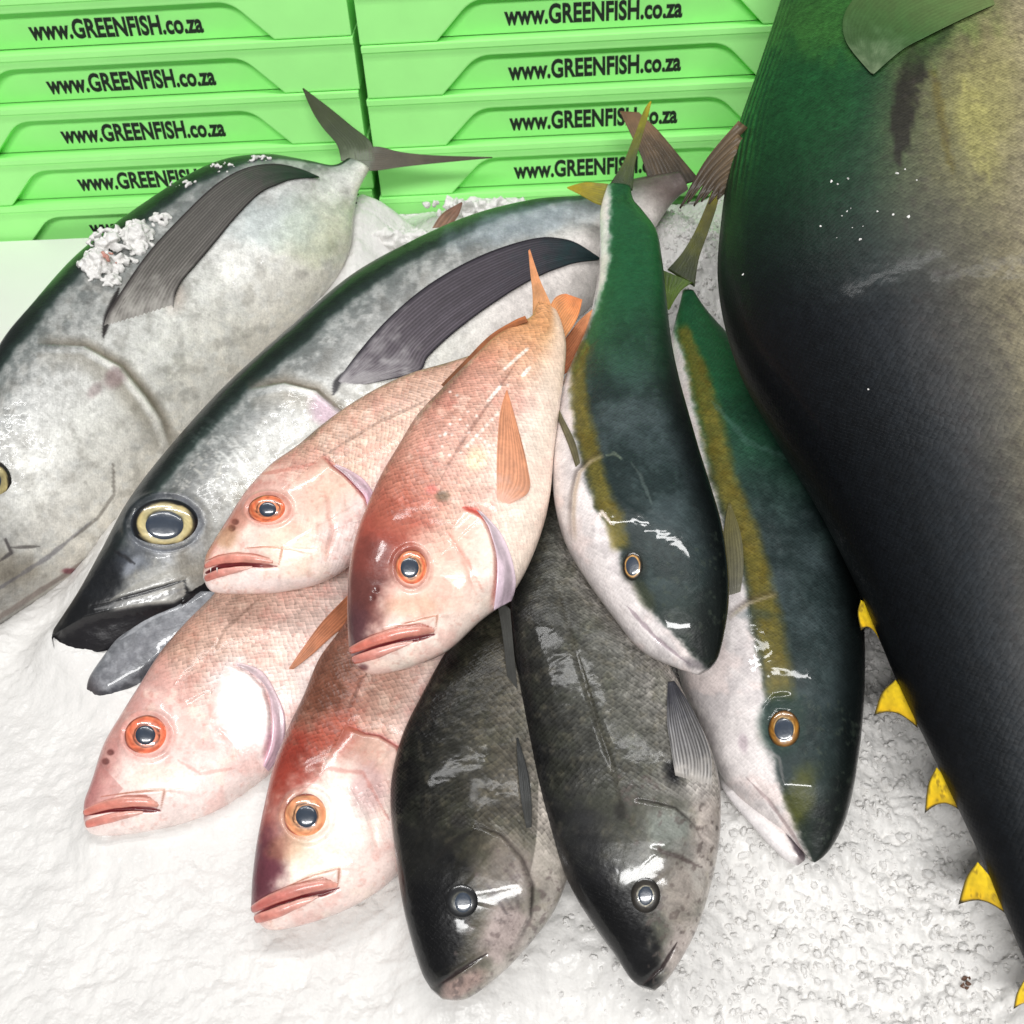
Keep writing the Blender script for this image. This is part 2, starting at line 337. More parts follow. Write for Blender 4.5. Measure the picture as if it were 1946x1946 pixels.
def surf(f, px, lift=0.0):
    """points and normals on a fish's skin under the given pixels"""
    d = rays(px); P = np.zeros_like(d); N = np.zeros_like(d); ok = np.zeros(len(d), bool)
    for i, q in enumerate(d):
        r = f.bvh.ray_cast(Vector(CAM), Vector(q))
        if r[0] is not None: P[i] = r[0]; N[i] = r[1]; ok[i] = True
    N = np.where((N * d).sum(1, keepdims=True) > 0, -N, N)
    if (~ok).any():
        if ok.any():
            a = A_(px)
            for i in np.where(~ok)[0]:
                j = np.where(ok)[0][np.argmin(np.hypot(*(a[ok] - a[i]).T))]
                t = (P[j] - CAM) @ FW; P[i] = CAM + d[i] * t / (d[i] @ FW); N[i] = N[j]
        else:
            P = hit_plane(px, f.mid[-1], f.n[-1]); N[:] = f.n[-1]
    return P + N * lift, N
def fin(f, name, lead, trail, c0, c1, rays_n=14, lift=0.003, mode='surf', thick=0.0012, n=26, m=None, ridge=0.0006, tipc=None, at=None, flare=0.0, ragged=0.0, mat='fin', edge=None, parent=None, pn=None, basec=None, rc=0.11, notch=0.0):
    m = m or max(6, rays_n * 3)
    a = crom(lead, n); b = crom(trail, n); w_ = np.linspace(0, 1, m)
    if ragged:
        rr = fbm(w_ * rays_n * 0.9, w_ * 0, 3, 2)
    g = a[:, None] * (1 - w_[None, :, None]) + b[:, None] * w_[None, :, None]
    if notch: g[:, :, 1] -= notch * np.sin(np.pi * w_)[None, :] * np.linspace(0, 1, n)[:, None] ** 2
    px = g.reshape(-1, 2)
    if mode == 'surf':
        P, N = surf(f, px)
        t = ((P - CAM) @ FW).reshape(n, m); t0 = t.copy()
        for _ in range(14):
            p_ = np.pad(t, 1, mode='edge'); t = (p_[1:-1, 1:-1] * 2 + p_[:-2, 1:-1] + p_[2:, 1:-1] + p_[1:-1, :-2] + p_[1:-1, 2:]) / 6; t = np.minimum(t, t0)
        t = t - lift * (-0.6 + 1.6 * sstep(0, 0.16, np.linspace(0, 1, n)))[:, None] - flare * np.linspace(0, 1, n)[:, None] ** 1.5
        d = rays(px); P = CAM + d * (t.ravel() / (d @ FW))[:, None]
    else:
        base = f.mid[-1] if at is None else A_(at)
        nn = f.n[-1] if pn is None else norm(A_(pn))
        P = hit_plane(px, base, nn); P = P + nn * lift
        P = P + np.repeat(np.linspace(0, 1, n) ** 1.6, m)[:, None] * flare * nn
        N = np.tile(nn, (len(P), 1))
    tl = np.repeat(np.linspace(0, 1, n), m); tw = np.tile(w_, n)
    ry = 0.5 + 0.5 * np.cos(tw * rays_n * 2 * np.pi + 0.6 * np.sin(tl * 4) + 5.0 * (fbm(tw * 4, tl * 3, 8, 2) - 0.5)); ry = ry * (0.35 + 1.1 * fbm(tw * rays_n * 0.7, tl * 2.5, 12, 2))
    view = norm(CAM - P)
    fade = np.sin(np.pi * np.clip(tw, 0.02, 0.98)) ** 0.4
    P = P + view * (ridge * ry * fade)[:, None]
    nz = fbm(px[:, 0] / 14, px[:, 1] / 14, 9, 3)
    q = np.clip(tl + 0.25 * (nz - 0.5), 0, 1)[:, None]
    c = (A_(c0) * (1 - q) + A_(c1) * q) / 255.0
    if tipc is not None:
        k_ = sstep(0.6, 1.0, q[:, 0])[:, None]; c = c * (1 - k_) + A_(tipc) / 255.0 * k_
    c = c * (0.93 - rc + 2 * rc * ry + 0.25 * (nz - 0.5))[:, None]
    if basec is not None:
        k_ = (1 - sstep(0.02, 0.3, tl + 0.35 * (nz - 0.5)))[:, None]; c = c * (1 - k_) + A_(basec) / 255.0 * k_
    if edge is not None:
        e_ = (1 - sstep(0.0, 0.07 + 0.05 * nz, np.minimum(tw, (1 - tw) * 1.5)))[:, None] * 0.8 * sstep(0.0, 0.15, tl)[:, None]; c = c * (1 - e_) + A_(edge) / 255.0 * e_
    if notch:
        e_ = (sstep(0.88, 0.96, tl + 0.1 * (nz - 0.5)) * 0.9)[:, None]; c = c * (1 - e_) + A_(edge) / 255.0 * e_; e_ = (sstep(0.62, 0.75, fbm(px[:, 0] / 9, px[:, 1] / 9, 31, 3)) * 0.6)[:, None]; c = c * (1 - e_) + A_((120, 96, 20)) / 255.0 * e_
    # closed thin sheet
    back = P - view * thick
    PP = np.vstack([P, back]); F = grid_faces(n, m).tolist(); K = n * m
    F += [tuple(K + v for v in reversed(q_)) for q_ in grid_faces(n, m).tolist()]
    rim = [i * m for i in range(n)] + [(n - 1) * m + j for j in range(1, m)] + [i * m + m - 1 for i in range(n - 2, -1, -1)] + [j for j in range(m - 2, 0, -1)]
    F += [(rim[i], rim[(i + 1) % len(rim)], K + rim[(i + 1) % len(rim)], K + rim[i]) for i in range(len(rim))]
    return mesh_obj(name, PP, F, M[mat], f.root, parent, lin(np.vstack([c, c])) * 0.86)
def tube(f, name, pts, rad, col, flat=0.6, n=40, m=12, lift=0.0, mat='flesh', c_end=None, streak=None, P0=None):
    """soft ridge lying on the skin (lips, folds)"""
    px = crom(pts, n); P, N = surf(f, px)
    for _ in range(4):
        P[1:-1] = (P[:-2] + 2 * P[1:-1] + P[2:]) / 4; N[1:-1] = (N[:-2] + 2 * N[1:-1] + N[2:]) / 4
    N = norm(N); P = P + N * lift
    T = norm(np.gradient(P, axis=0)); B = norm(np.cross(N, T)); N = np.cross(T, B)
    r = np.interp(np.linspace(0, 1, n), np.linspace(0, 1, len(rad)), rad)
    r = r * (1 + 0.12 * (fbm(np.linspace(0, 9, n), np.zeros(n), 4, 2) - 0.5))
    a = np.linspace(0, 2 * np.pi, m, endpoint=False)
    R = P[:, None] + B[:, None] * (r[:, None] * np.cos(a))[:, :, None] + N[:, None] * (r[:, None] * flat * np.sin(a))[:, :, None]
    V = R.reshape(-1, 3); F = grid_faces(n, m, True).tolist() + [tuple(range(m - 1, -1, -1)), tuple((n - 1) * m + j for j in range(m))]
    tl = np.repeat(np.linspace(0, 1, n), m); aa = np.tile(a, n)
    q = tl[:, None]; c = (A_(col) * (1 - q) + A_(c_end if c_end is not None else col) * q) / 255.0
    pxv = proj(V); nz = fbm(pxv[:, 0] / 12, pxv[:, 1] / 7, 2, 3)
    c = c * (0.88 + 0.3 * (nz - 0.3))[:, None]
    if streak is not None:
        k_ = np.clip(np.cos(aa), 0, 1)[:, None] ** 2 * 0.6; c = c * (1 - k_) + A_(streak) / 255 * k_
    return mesh_obj(name, V, F, M[mat], f.root, None, lin(c) * 0.86)
def eye(f, x, y, rx, ry, pr, rings, bulge=0.35, pupil_col=None, tilt=0.6, poff=(0, 0), pry=None, lift=0.003, name='eye'):
    """domed eyeball lying in the skin; rings = radial iris colours, pr = pupil radius in pixels"""
    P, N = surf(f, [(x, y), (x - rx, y), (x + rx, y), (x, y - ry), (x, y + ry)])
    c0 = P[0]; t = (c0 - CAM) @ FW
    view = norm(CAM - c0); nn = norm(norm(N.sum(0)) * (1 - tilt) + view * tilt)
    # axes chosen so that the outline projects to the wanted ellipse
    pl = lambda q: hit_plane([q], c0 + nn * lift, nn)[0] - (c0 + nn * lift)
    def ell(a, r, ox=0, oy=0): return pl((x + ox + rx * r * math.cos(a), y + oy + ry * r * math.sin(a)))
    R0 = rx * t / FOC
    def dome(rr, ox, oy, ex, ey, hgt, base, nr, na=40):
        V = []; 
        for i in range(nr):
            q = i / (nr - 1)
            for j in range(na):
                a = 2 * math.pi * j / na
                V.append(c0 + nn * (lift + base + hgt * math.sqrt(max(0, 1 - (q * 0.97) ** 2))) + pl((x + ox + ex * rr * q * math.cos(a), y + oy + ey * rr * q * math.sin(a))))
        V = A_(V); F = grid_faces(nr, na, True).tolist()
        return V, F
    nr = 18; na = 40
    V, F = dome(1.0, 0, 0, rx, ry, R0 * bulge, -R0 * 0.18, nr)
    q = np.repeat(np.linspace(0, 1, nr), na)
    xs = [a for a, _ in rings]; cs = A_([c for _, c in rings]) / 255.0
    an = np.tile(np.arange(na) / na * 2 * np.pi, nr)
    qq = np.clip(q + 0.13 * (fbm(np.cos(an) * 2 + 5 + x, np.sin(an) * 2 + q * 4, 3, 3) - 0.5) * (q > 0.1), 0, 1)
    c = np.stack([np.interp(qq, xs, cs[:, k]) for k in range(3)], 1)
    c = c * (0.9 + 0.55 * (fbm(np.cos(an) * 4 + 9 + y, np.sin(an) * 4 + q * 8, 6, 3) - 0.45))[:, None]
    e = mesh_obj(name, V, F, M['eye'], f.root, None, lin(c) * 0.9)
    V, F = dome(1.0, poff[0], poff[1], pr, pry or pr * ry / rx, R0 * bulge * 0.30, R0 * bulge * 0.81 - R0 * 0.18, 10)
    mesh_obj('pupil', V, F, M['pupil'] if pupil_col is None else pupil_col, f.root, e)
    return e

# ================================================================== the crates behind
CY = math.radians(-3.0)
CN = np.array([math.sin(CY), -math.cos(CY), 0]); CX = np.array([math.cos(CY), math.sin(CY), 0]); C0 = np.array([0, 1.78, 0])
def crate_pt(x, y, z): return C0 + CX * (x - C0 @ CX) - CN * y + np.array([0, 0, z])     # y = depth behind the front face
CP, CHW = 0.0818, 0.3698
def bevel_mesh(me, width, seg=2):
    import bmesh
    bm = bmesh.new(); bm.from_mesh(me)
    bmesh.ops.recalc_face_normals(bm, faces=bm.faces)
    es = [e for e in bm.edges if len(e.link_faces) == 2 and e.calc_face_angle(0) > 0.35]
    bmesh.ops.bevel(bm, geom=es, offset=width, segments=seg, profile=0.6, affect='EDGES', clamp_overlap=True)
    bm.to_mesh(me); bm.free()
def crate_mesh():
    """front plate with a trapezoid hand recess open at the bottom, on a box-shaped tub"""
    h = CP - 0.0012; wt, wb, ht = 0.192, 0.250, 0.0575; D1, DEP = 0.025, 0.36
    out = [(-CHW, 0), (-wb, 0)]
    # rounded upper corners of the recess
    for (cx, cz, px_, pz_, nx, nz_) in ((-wt, ht, -wb, 0, wt, ht), (wt, ht, -wt, ht, wb, 0)):
        a = A_((px_, pz_)) - A_((cx, cz)); b = A_((nx, nz_)) - A_((cx, cz)); a /= np.linalg.norm(a); b /= np.linalg.norm(b); c = A_((cx, cz))
        for t in np.linspace(0, 1, 6):
            p = (1 - t) ** 2 * (c + a * 0.022) + 2 * t * (1 - t) * c + t * t * (c + b * 0.022); out.append(tuple(p))
    out += [(wb, 0), (CHW, 0), (CHW, h), (-CHW, h)]
    V = []; n = len(out)
    for y in (0.0, D1 + 0.002): V += [(x, y, z) for x, z in out]
    F = [tuple(range(n)), tuple(range(2 * n - 1, n - 1, -1))] + [(i, n + i, n + (i + 1) % n, (i + 1) % n) for i in range(n)]
    me = bpy.data.meshes.new('fish_crate'); me.from_pydata(V, [], [f for f in F]); bevel_mesh(me, 0.0022, 2)
    # tub behind, its front face is the floor of the recess, rim slightly proud at the top
    import bmesh
    bm = bmesh.new(); bm.from_mesh(me)
    e = 0.0015
    bx = [(-CHW + e, D1, 0), (CHW - e, D1, 0), (CHW - e, DEP, 0), (-CHW + e, DEP, 0), (-CHW + e, D1, h - e), (CHW - e, D1, h - e), (CHW - e, DEP, h - e), (-CHW + e, DEP, h - e)]
    vs = [bm.verts.new(p) for p in bx]
    for q in ((0, 1, 5, 4), (1, 2, 6, 5), (2, 3, 7, 6), (3, 0, 4, 7), (4, 5, 6, 7), (3, 2, 1, 0)): bm.faces.new([vs[i] for i in q])
    # rim band along the top front edge
    r0, r1, zt, zb = -0.0035, 0.001, h - 0.0015, h - 0.0095
    vs = [bm.verts.new(p) for p in ((-CHW, r0, zb), (CHW, r0, zb), (CHW, r1, zb - 0.003), (-CHW, r1, zb - 0.003), (-CHW, r0, zt), (CHW, r0, zt), (CHW, r1 + 0.004, zt + 0.001), (-CHW, r1 + 0.004, zt + 0.001))]
    for q in ((0, 1, 5, 4), (1, 2, 6, 5), (2, 3, 7, 6), (3, 0, 4, 7), (4, 5, 6, 7), (3, 2, 1, 0)): bm.faces.new([vs[i] for i in q])
    bmesh.ops.recalc_face_normals(bm, faces=bm.faces); bm.to_mesh(me); bm.free()
    me.materials.append(M['crate'])
    return me
def text_mesh():
    cu = bpy.data.curves.new('lettering', 'FONT'); cu.body = 'www.GREENFISH.co.za'; cu.size = 0.0385; cu.offset = 0.0014; cu.extrude = 0.0003
    cu.align_x = 'CENTER'; cu.space_character = 1.02; cu.resolution_u = 4
    o = bpy.data.objects.new('t', cu); COL.objects.link(o); bpy.context.view_layer.update()
    me = bpy.data.meshes.new_from_object(o.evaluated_get(bpy.context.evaluated_depsgraph_get())); bpy.data.objects.remove(o)
    xs = [v.co.x for v in me.vertices]; k = 0.274 / (max(xs) - min(xs)); mid = (max(xs) + min(xs)) / 2
    for v in me.vertices:
        x, y, z = v.co; v.co = ((x - mid) * k, -z, y * 1.0)
    me.materials.clear(); me.materials.append(M['ink']); me.name = 'lettering'
    return me
CM, TM = crate_mesh(), text_mesh()
ORD = ['topmost', 'second from the top', 'third from the top', 'fourth from the top', 'lowest']
def crate_stack(cx, ztop, word, n, toff):
    for i in range(n):
        z = ztop - i * CP
        o = bpy.data.objects.new('fish_crate', CM); COL.objects.link(o)
        jx = (0.0, 0.0015, -0.001, 0.002, -0.0015, 0)[i]
        o.location = crate_pt(cx + jx, 0.0, z); o.rotation_euler = (0, 0, CY + (0, 0.002, -0.002, 0.001, 0, 0)[i])
        tag(o, f'bright green plastic fish crate, {ORD[i]} in the {word} stack', 'crate', 'green crates stacked behind the fish')
        t = bpy.data.objects.new('lettering', TM); COL.objects.link(t); t.parent = o; t.location = (toff, 0.0246, 0.0115); t.rotation_euler = (0, (0.006, -0.004, 0.003, 0, 0)[i], 0)
        t['label'] = 'black printed web address on the recessed panel'
crate_stack(-0.66, 0.4135 + 0.0, 'left', 5, 0.0)
crate_stack(0.0905, 0.3985 + 0.0, 'right', 5, -0.008)

# ================================================================== fish
def snapper_paint(dorsal, mid, belly, head, nape, snout, gill, lips, nost, lat, preop, extra=None, dark=0.0, headline=None, seed=0, gside=1, hu=0.36):
    def go(p):
        n1 = p.n(60, seed + 1); n2 = p.n(16, seed + 2)
        v = np.clip(p.V + 0.16 * (n1 - 0.5) + 0.06 * (n2 - 0.5), 0, 1)
        p.ramp(v, [(0.0, A_(dorsal) * 0.72), (0.10, dorsal), (0.36, (A_(dorsal) + A_(mid)) / 2), (0.55, mid), (0.8, belly), (1, belly)])
        hm = 1 - sstep(hu - 0.08, hu + 0.05, p.U + 0.03 * (p.V - 0.5))          # head is smoother
        hv = np.clip(p.V + 0.2 * (n1 - 0.5), 0, 1)
        base = p.c.copy(); p.ramp(hv, [(0, nape), (0.22, (A_(nape) + A_(head)) / 2), (0.45, head), (1, belly)]); headc = p.c; p.c = base * (1 - hm[:, None]) + headc * hm[:, None]
        dg_, tg_, sg_ = pdist(p.X, p.Y, gill); hm = np.maximum(hm, (sg_ * gside > 0) * (1 - sstep(90, 140, dg_)) * (tg_ > 0.02) * (tg_ < 0.98))
        p.a = np.clip((1 - hm) * (0.35 + 0.65 * (1 - sstep(0.45, 0.95, p.V))), 0, 1)
        # rosy flushes
        p.mix(sstep(0.52, 0.72, p.n(45, seed + 7)), (218, 138, 126), 0.25)
        p.mix(sstep(0.58, 0.8, p.n(28, seed + 9)), (248, 226, 208), 0.4)
        p.mix(sstep(0.6, 0.8, p.n(9, seed + 11, 3)), (190, 110, 95), 0.22)
        if snout is not None:
            s_, sc = snout; p.mix((1 - sstep(s_ * 0.4, s_, p.U + 0.25 * p.V ** 1.2)) * sstep(0.35, 0.6, p.n(30, seed + 4) + 0.2), sc, 0.85)
        if lat is not None: p.stroke(lat, 4, A_(dorsal) * 0.75, 0.55, 2); p.groove(lat, 4, 0.0006)
        if preop is not None: p.groove(preop, 6, 0.0016); p.stroke(preop, 9, (206, 140, 124), 0.3, 4)
        p.step(gill, 0.008, 55, gside)
        d, t, sd = pdist(p.X, p.Y, gill); p.mix((sd * gside < 0) * (1 - sstep(2, 12, d)) * np.sin(np.pi * np.clip(t, 0, 1)) ** 0.5, (150, 58, 55), 0.8)
        p.mix((sd * gside > 0) * (1 - sstep(1, 6, d)) * np.sin(np.pi * np.clip(t, 0, 1)) ** 0.5, (222, 120, 105), 0.7)
        for (x, y) in nost:
            p.blob(x, y, 8, 7, (70, 35, 32), 0.95, nz=0.1, soft=0.4); p.bump(x, y, 6, 5, -0.0022); p.bump(x, y, 13, 11, 0.0012)
        # lips: a soft fold round the mouth
        up, mo, lo, mx = lips
        p.groove(mo, 5, 0.003); p.stroke(mo, 8, (104, 26, 30), 0.95, 1)
        p.groove(up, 4, 0.0014); p.stroke(up, 3.5, (150, 70, 55), 0.75, 1)
        p.stroke(mx, 3.0, (165, 95, 70), 0.75, 1); p.step(mx, 0.0022, 22, 1)
        if extra: extra(p)
    return go
SNAP_RINGS = lambda a, b: [(0, a), (0.5, a), (0.56, (60, 25, 20)), (0.6, a), (0.8, b), (0.9, a), (0.96, (170, 70, 50)), (1.0, (130, 60, 50))]
def snapper_lips(f, lips, c=(226, 128, 112), sc=1.0):
    up, mo, lo, mx = lips
    mid = [(a[0] * 0.56 + b[0] * 0.44, a[1] * 0.56 + b[1] * 0.44) for a, b in zip(up, mo)]
    tube(f, 'upper_lip', mid, [0.0030 * sc, 0.0046 * sc, 0.0050 * sc, 0.0042 * sc, 0.0016 * sc], c, 0.62, c_end=(234, 164, 146), streak=(240, 196, 180))
    k = len(lo); mo3 = crom(mo, 30)[: int(30 * 0.72)]; m3 = mo3[np.linspace(0, len(mo3) - 1, k).astype(int)]
    lo2 = [(a[0] * 0.62 + b[0] * 0.38, a[1] * 0.62 + b[1] * 0.38) for a, b in zip(lo, m3)]
    tube(f, 'lower_lip', lo2, [0.0034 * sc, 0.0044 * sc, 0.0034 * sc, 0.0010 * sc], (222, 126, 112), 0.55, c_end=(238, 190, 176), streak=(246, 196, 180))
def root_at(px, label, name, cat, group):
    p = on_ground([px], 0.0)[0]
    return thing(name, p, label, cat, group)
G_S = 'red snappers piled on the ice'; G_A = 'silver tunas on the left'; G_D = 'dark breams in the front'; G_Y = 'yellowtails on the right'
TH_S = [(0, 0.55), (0.06, 0.6), (0.2, 0.52), (0.45, 0.46), (0.75, 0.42), (1, 0.4)]

# ---- albacore tuna, left
def albacore_paint(gill, extra, seed, eyepx, backw):
    def go(p):
        n1 = p.n(70, seed); n2 = p.n(14, seed + 3); n3 = p.n(5, seed + 5, 2)
        v = np.clip(p.V + 0.05 * (n1 - 0.5) + 0.03 * (n2 - 0.5), 0, 1)
        p.ramp(v, [(0, (8, 18, 15)), (backw * 0.7, (12, 24, 20)), (backw, (40, 54, 50)), (backw + 0.03, (112, 118, 116)), (0.36, (142, 144, 142)), (0.5, (202, 202, 198)), (0.68, (238, 237, 230)), (1, (228, 222, 210))])
        wh = sstep(0.45, 0.62, n2 * 0.55 + n1 * 0.45) * sstep(backw, backw + 0.08, v)
        p.mix(wh, (222, 222, 218), 0.5)
        p.mix(sstep(0.50, 0.75, p.n(26, seed + 8, 5)) * sstep(backw, backw + 0.1, v), (118, 114, 106), 0.3 )
        p.mix(sstep(0.52, 0.70, n3 * 0.5 + p.n(9, seed + 6, 3) * 0.5) * sstep(backw, backw + 0.1, v) * (1 - sstep(0.3, 0.8, v) * 0.7), (98, 98, 94), 0.28)
        # skin scratches on the head
        sx = fbm((p.X + p.Y) / 40, (p.X - p.Y) / 2.6, seed + 2, 2); sy = fbm((p.X + 0.2 * p.Y) / 3.0, p.Y / 34, seed + 4, 2)
        hm = 1 - sstep(0.30, 0.40, p.U)
        p.mix(sstep(0.66, 0.8, sx) * hm * sstep(backw, backw + 0.1, v), (224, 222, 212), 0.7); p.mix(sstep(0.68, 0.8, sy) * hm * sstep(backw, backw + .1, v), (226, 224, 214), 0.6)
        p.mix(sstep(0.5, 0.75, p.n(120, seed + 12)) * hm * sstep(backw, backw + .15, v), (150, 138, 116), 0.5)
        p.mul(1 - 0.26 * (1 - sstep(0.26, 0.36, p.U)) * sstep(backw, backw + 0.1, v)); p.a = 0.75 - 0.45 * (1 - sstep(0.12, 0.25, p.U))
        p.r += 0.0010 * (n2 - 0.5)
        if gill is not None:
            p.step(gill, 0.009, 60, 1)
            d, t, sd = pdist(p.X, p.Y, gill); fd = np.sin(np.pi * np.clip(t, 0, 1)) ** 0.4
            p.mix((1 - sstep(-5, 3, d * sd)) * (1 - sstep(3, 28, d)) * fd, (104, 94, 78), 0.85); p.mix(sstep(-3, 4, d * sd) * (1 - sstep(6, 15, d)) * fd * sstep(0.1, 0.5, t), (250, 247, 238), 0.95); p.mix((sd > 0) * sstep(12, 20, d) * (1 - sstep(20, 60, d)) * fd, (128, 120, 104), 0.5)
        extra(p)
    return go
stA = [(-245, 1160, -235, 1185), (-225, 1085, -190, 1262), (-185, 1005, -110, 1262), (-120, 880, 0, 1188), (-60, 770, 96, 1126), (0, 652, 190, 1060), (62, 574, 275, 965), (130, 497, 355, 855), (200, 438, 430, 750), (275, 385, 510, 660), (350, 338, 585, 590), (420, 308, 640, 530), (500, 297, 668, 470), (575, 306, 674, 405), (630, 315, 683, 360), (660, 302, 703, 322)]
gillA = [(70, 655), (160, 660), (230, 700), (275, 755), (305, 800), (322, 855)]
def exA(p):
    p.groove([(200, 1040), (120, 1090), (0, 1170), (-80, 1240)], 8, 0.003); p.stroke([(205, 1035), (120, 1095), (0, 1172), (-80, 1240)], 7, (120, 104, 96), 0.7, 2)
    p.stroke([(180, 985), (90, 1060), (-20, 1130)], 5, (90, 88, 96), 0.5, 3); p.groove([(215, 890), (215, 940), (185, 985), (130, 1030)], 6, 0.0015)
    p.stroke([(215, 880), (216, 940), (185, 985), (130, 1030)], 4, (110, 104, 96), 0.6, 2)
    p.groove([(15, 1030), (40, 1042), (75, 1038)], 5, 0.002); p.stroke([(8, 1020), (22, 1050), (0, 1066)], 5, (70, 66, 66), 0.8); p.stroke([(20, 1040), (75, 1038)], 4, (80, 76, 74), 0.7)
    p.blob(222, 720, 26, 20, (140, 118, 118), 0.7, -40); p.blob(180, 745, 20, 12, (146, 124, 124), 0.5, -40); p.blob(130, 1085, 14, 6, (120, 40, 52), 0.8)
    p.blob(600, 440, 90, 70, (190, 200, 150), 0.35); p.blob(520, 420, 110, 60, (170, 188, 190), 0.4); p.blob(330, 560, 30, 40, (225, 190, 170), 0.25)
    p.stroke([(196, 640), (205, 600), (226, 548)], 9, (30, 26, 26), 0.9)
rA = root_at((330, 700), 'large silver tuna on the far left with a clump of ice on its back', 'albacore_tuna', 'tuna', G_A)
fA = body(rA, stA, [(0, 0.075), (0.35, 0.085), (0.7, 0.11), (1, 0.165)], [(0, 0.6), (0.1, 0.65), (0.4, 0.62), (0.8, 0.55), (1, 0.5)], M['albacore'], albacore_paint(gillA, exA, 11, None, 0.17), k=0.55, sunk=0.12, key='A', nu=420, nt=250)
fin(fA, 'pectoral_fin', [(194, 640), (204, 598), (236, 545), (285, 476), (354, 402), (413, 348), (467, 319), (521, 311), (566, 319), (606, 335)],
    [(330, 592), (332, 565), (345, 535), (372, 503), (410, 458), (448, 412), (492, 368), (530, 349), (560, 340), (607, 337)], (132, 126, 122), (70, 70, 66), 16, 0.004, tipc=(38, 62, 44), edge=(40, 36, 36), rc=0.2, basec=(176, 172, 166), n=60, ridge=0.0009)
fin(fA, 'tail_fin', [(648, 305), (640, 274), (612, 240), (592, 208), (574, 167)], [(712, 305), (704, 268), (668, 238), (628, 205), (577, 166)], (70, 82, 58), (62, 70, 40), 12, -0.002, 'plane', 0.004, ridge=0.0003, basec=(112, 122, 100))
fin(fA, 'tail_fin', [(672, 285), (715, 277), (765, 288), (830, 294), (936, 297)], [(680, 322), (715, 323), (765, 316), (830, 309), (936, 299)], (96, 90, 80), (84, 78, 60), 12, -0.002, 'plane', 0.004, ridge=0.0003, basec=(112, 118, 104))
for (x, y) in ((679, 352), (676, 368), (673, 384)):
    fin(fA, 'finlet', [(x - 6, y - 6), (x, y - 2), (x + 6, y + 2)], [(x - 6, y + 6), (x, y + 6), (x + 6, y + 4)], (60, 58, 50), (40, 40, 36), 2, 0.002, 'plane', n=8)
eye(fA, -22, 915, 44, 44, 24, [(0, (60, 60, 60)), (0.5, (150, 140, 100)), (0.8, (190, 175, 120)), (0.86, (20, 18, 18)), (1, (60, 58, 54))], 0.3)

# ---- albacore tuna in the middle, mouth open
stB = [(98, 1212, 104, 1236), (101, 1198, 124, 1241), (108, 1186, 150, 1242), (122, 1165, 205, 1236), (149, 1123, 275, 1212), (193, 1042, 345, 1190), (242, 952, 440, 1130), (311, 862, 540, 1050), (419, 742, 670, 940), (540, 632, 790, 850), (655, 533, 905, 770), (764, 470, 1005, 690), (888, 415, 1105, 600), (1010, 384, 1190, 510), (1110, 374, 1240, 440), (1190, 345, 1278, 385), (1290, 325, 1308, 360)]
gillB = [(470, 742), (540, 730), (600, 745), (650, 790), (665, 850)]
def exB(p):
    p.ring(313, 995, 66, 49, 0.003, (40, 42, 50), 0.6, 0.1)
    # black upper head and snout
    p.blob(180, 1105, 95, 62, (20, 22, 26), 0.97, -50, soft=0.45); p.blob(135, 1185, 80, 44, (16, 17, 20), 1.0, -30, soft=0.4); p.blob(232, 985, 40, 110, (22, 28, 30), 0.85, 33)
    p.blob(255, 1060, 42, 30, (72, 78, 88), 0.6, -30); p.blob(250, 1075, 30, 12, (190, 195, 205), 0.55, -50, seed=8)
    jaw = [(118, 1196), (160, 1172), (205, 1160), (245, 1152), (285, 1146), (330, 1143), (355, 1128)]
    d, t, sd = pdist(p.X, p.Y, jaw)
    p.r += np.where(sd > 0, -0.011 * (1 - np.exp(-d / 12)), 0) * (p.X < 345) * (p.U < 0.25)
    p.mix((sd > 0) * sstep(0, 5, d) * (p.U < 0.22), (24, 22, 26), 1.0)
    p.stroke([(174, 1151), (240, 1135), (300, 1118), (352, 1102)], 5, (22, 22, 24), 0.85); p.groove([(174, 1151), (240, 1135), (300, 1118), (352, 1102)], 4, 0.0018)
    p.stroke([(210, 1140), (265, 1112), (320, 1090), (352, 1096)], 8, (150, 148, 140), 0.6); p.stroke([(180, 1158), (240, 1146), (300, 1135), (350, 1118)], 7, (132, 132, 132), 0.7)
    p.stroke([(350, 1105), (358, 1128), (340, 1150)], 5, (18, 18, 20), 0.9); p.stroke([(352, 1126), (375, 1127), (405, 1128)], 6, (22, 22, 26), 0.9); p.groove([(352, 1126), (405, 1128)], 6, 0.002)
    p.stroke([(216, 1045), (240, 1060), (256, 1072)], 5, (20, 20, 24), 0.8)
    p.blob(312, 1005, 84, 68, (140, 146, 158), 0.55); p.step([(392, 985), (385, 1030), (350, 1055), (300, 1062)], 0.002, 10, -1)
    # short bright scale marks behind the eye
    sx = fbm((p.X + p.Y * 0.9) / 26, (p.X - p.Y) / 5.0, 4, 2)
    m = sstep(0.55, 0.68, sx) * np.exp(-((p.X - 450) / 75) ** 2 - ((p.Y - 900) / 80) ** 2)
    p.mix(m, (222, 224, 220), 0.8)
    p.blob(615, 785, 34, 24, (214, 186, 200), 0.85, 40); p.stroke([(585, 752), (640, 780), (668, 812)], 5, (232, 216, 222), 0.7)
    p.mix(sstep(820, 1000, p.X) * sstep(0.45, 0.75, p.V), (236, 226, 222), 0.8)
    p.blob(1000, 420, 170, 38, (168, 184, 196), 0.5, -12)
    p.stroke([(634, 748), (640, 728), (656, 706)], 9, (24, 22, 26), 0.9); p.mix(sstep(0.9, 0.96, p.U), (92, 78, 74), 0.85)
rB = root_at((600, 900), 'silver tuna with open mouth and big gold-ringed eye under the red snappers', 'albacore_tuna', 'tuna', G_A)
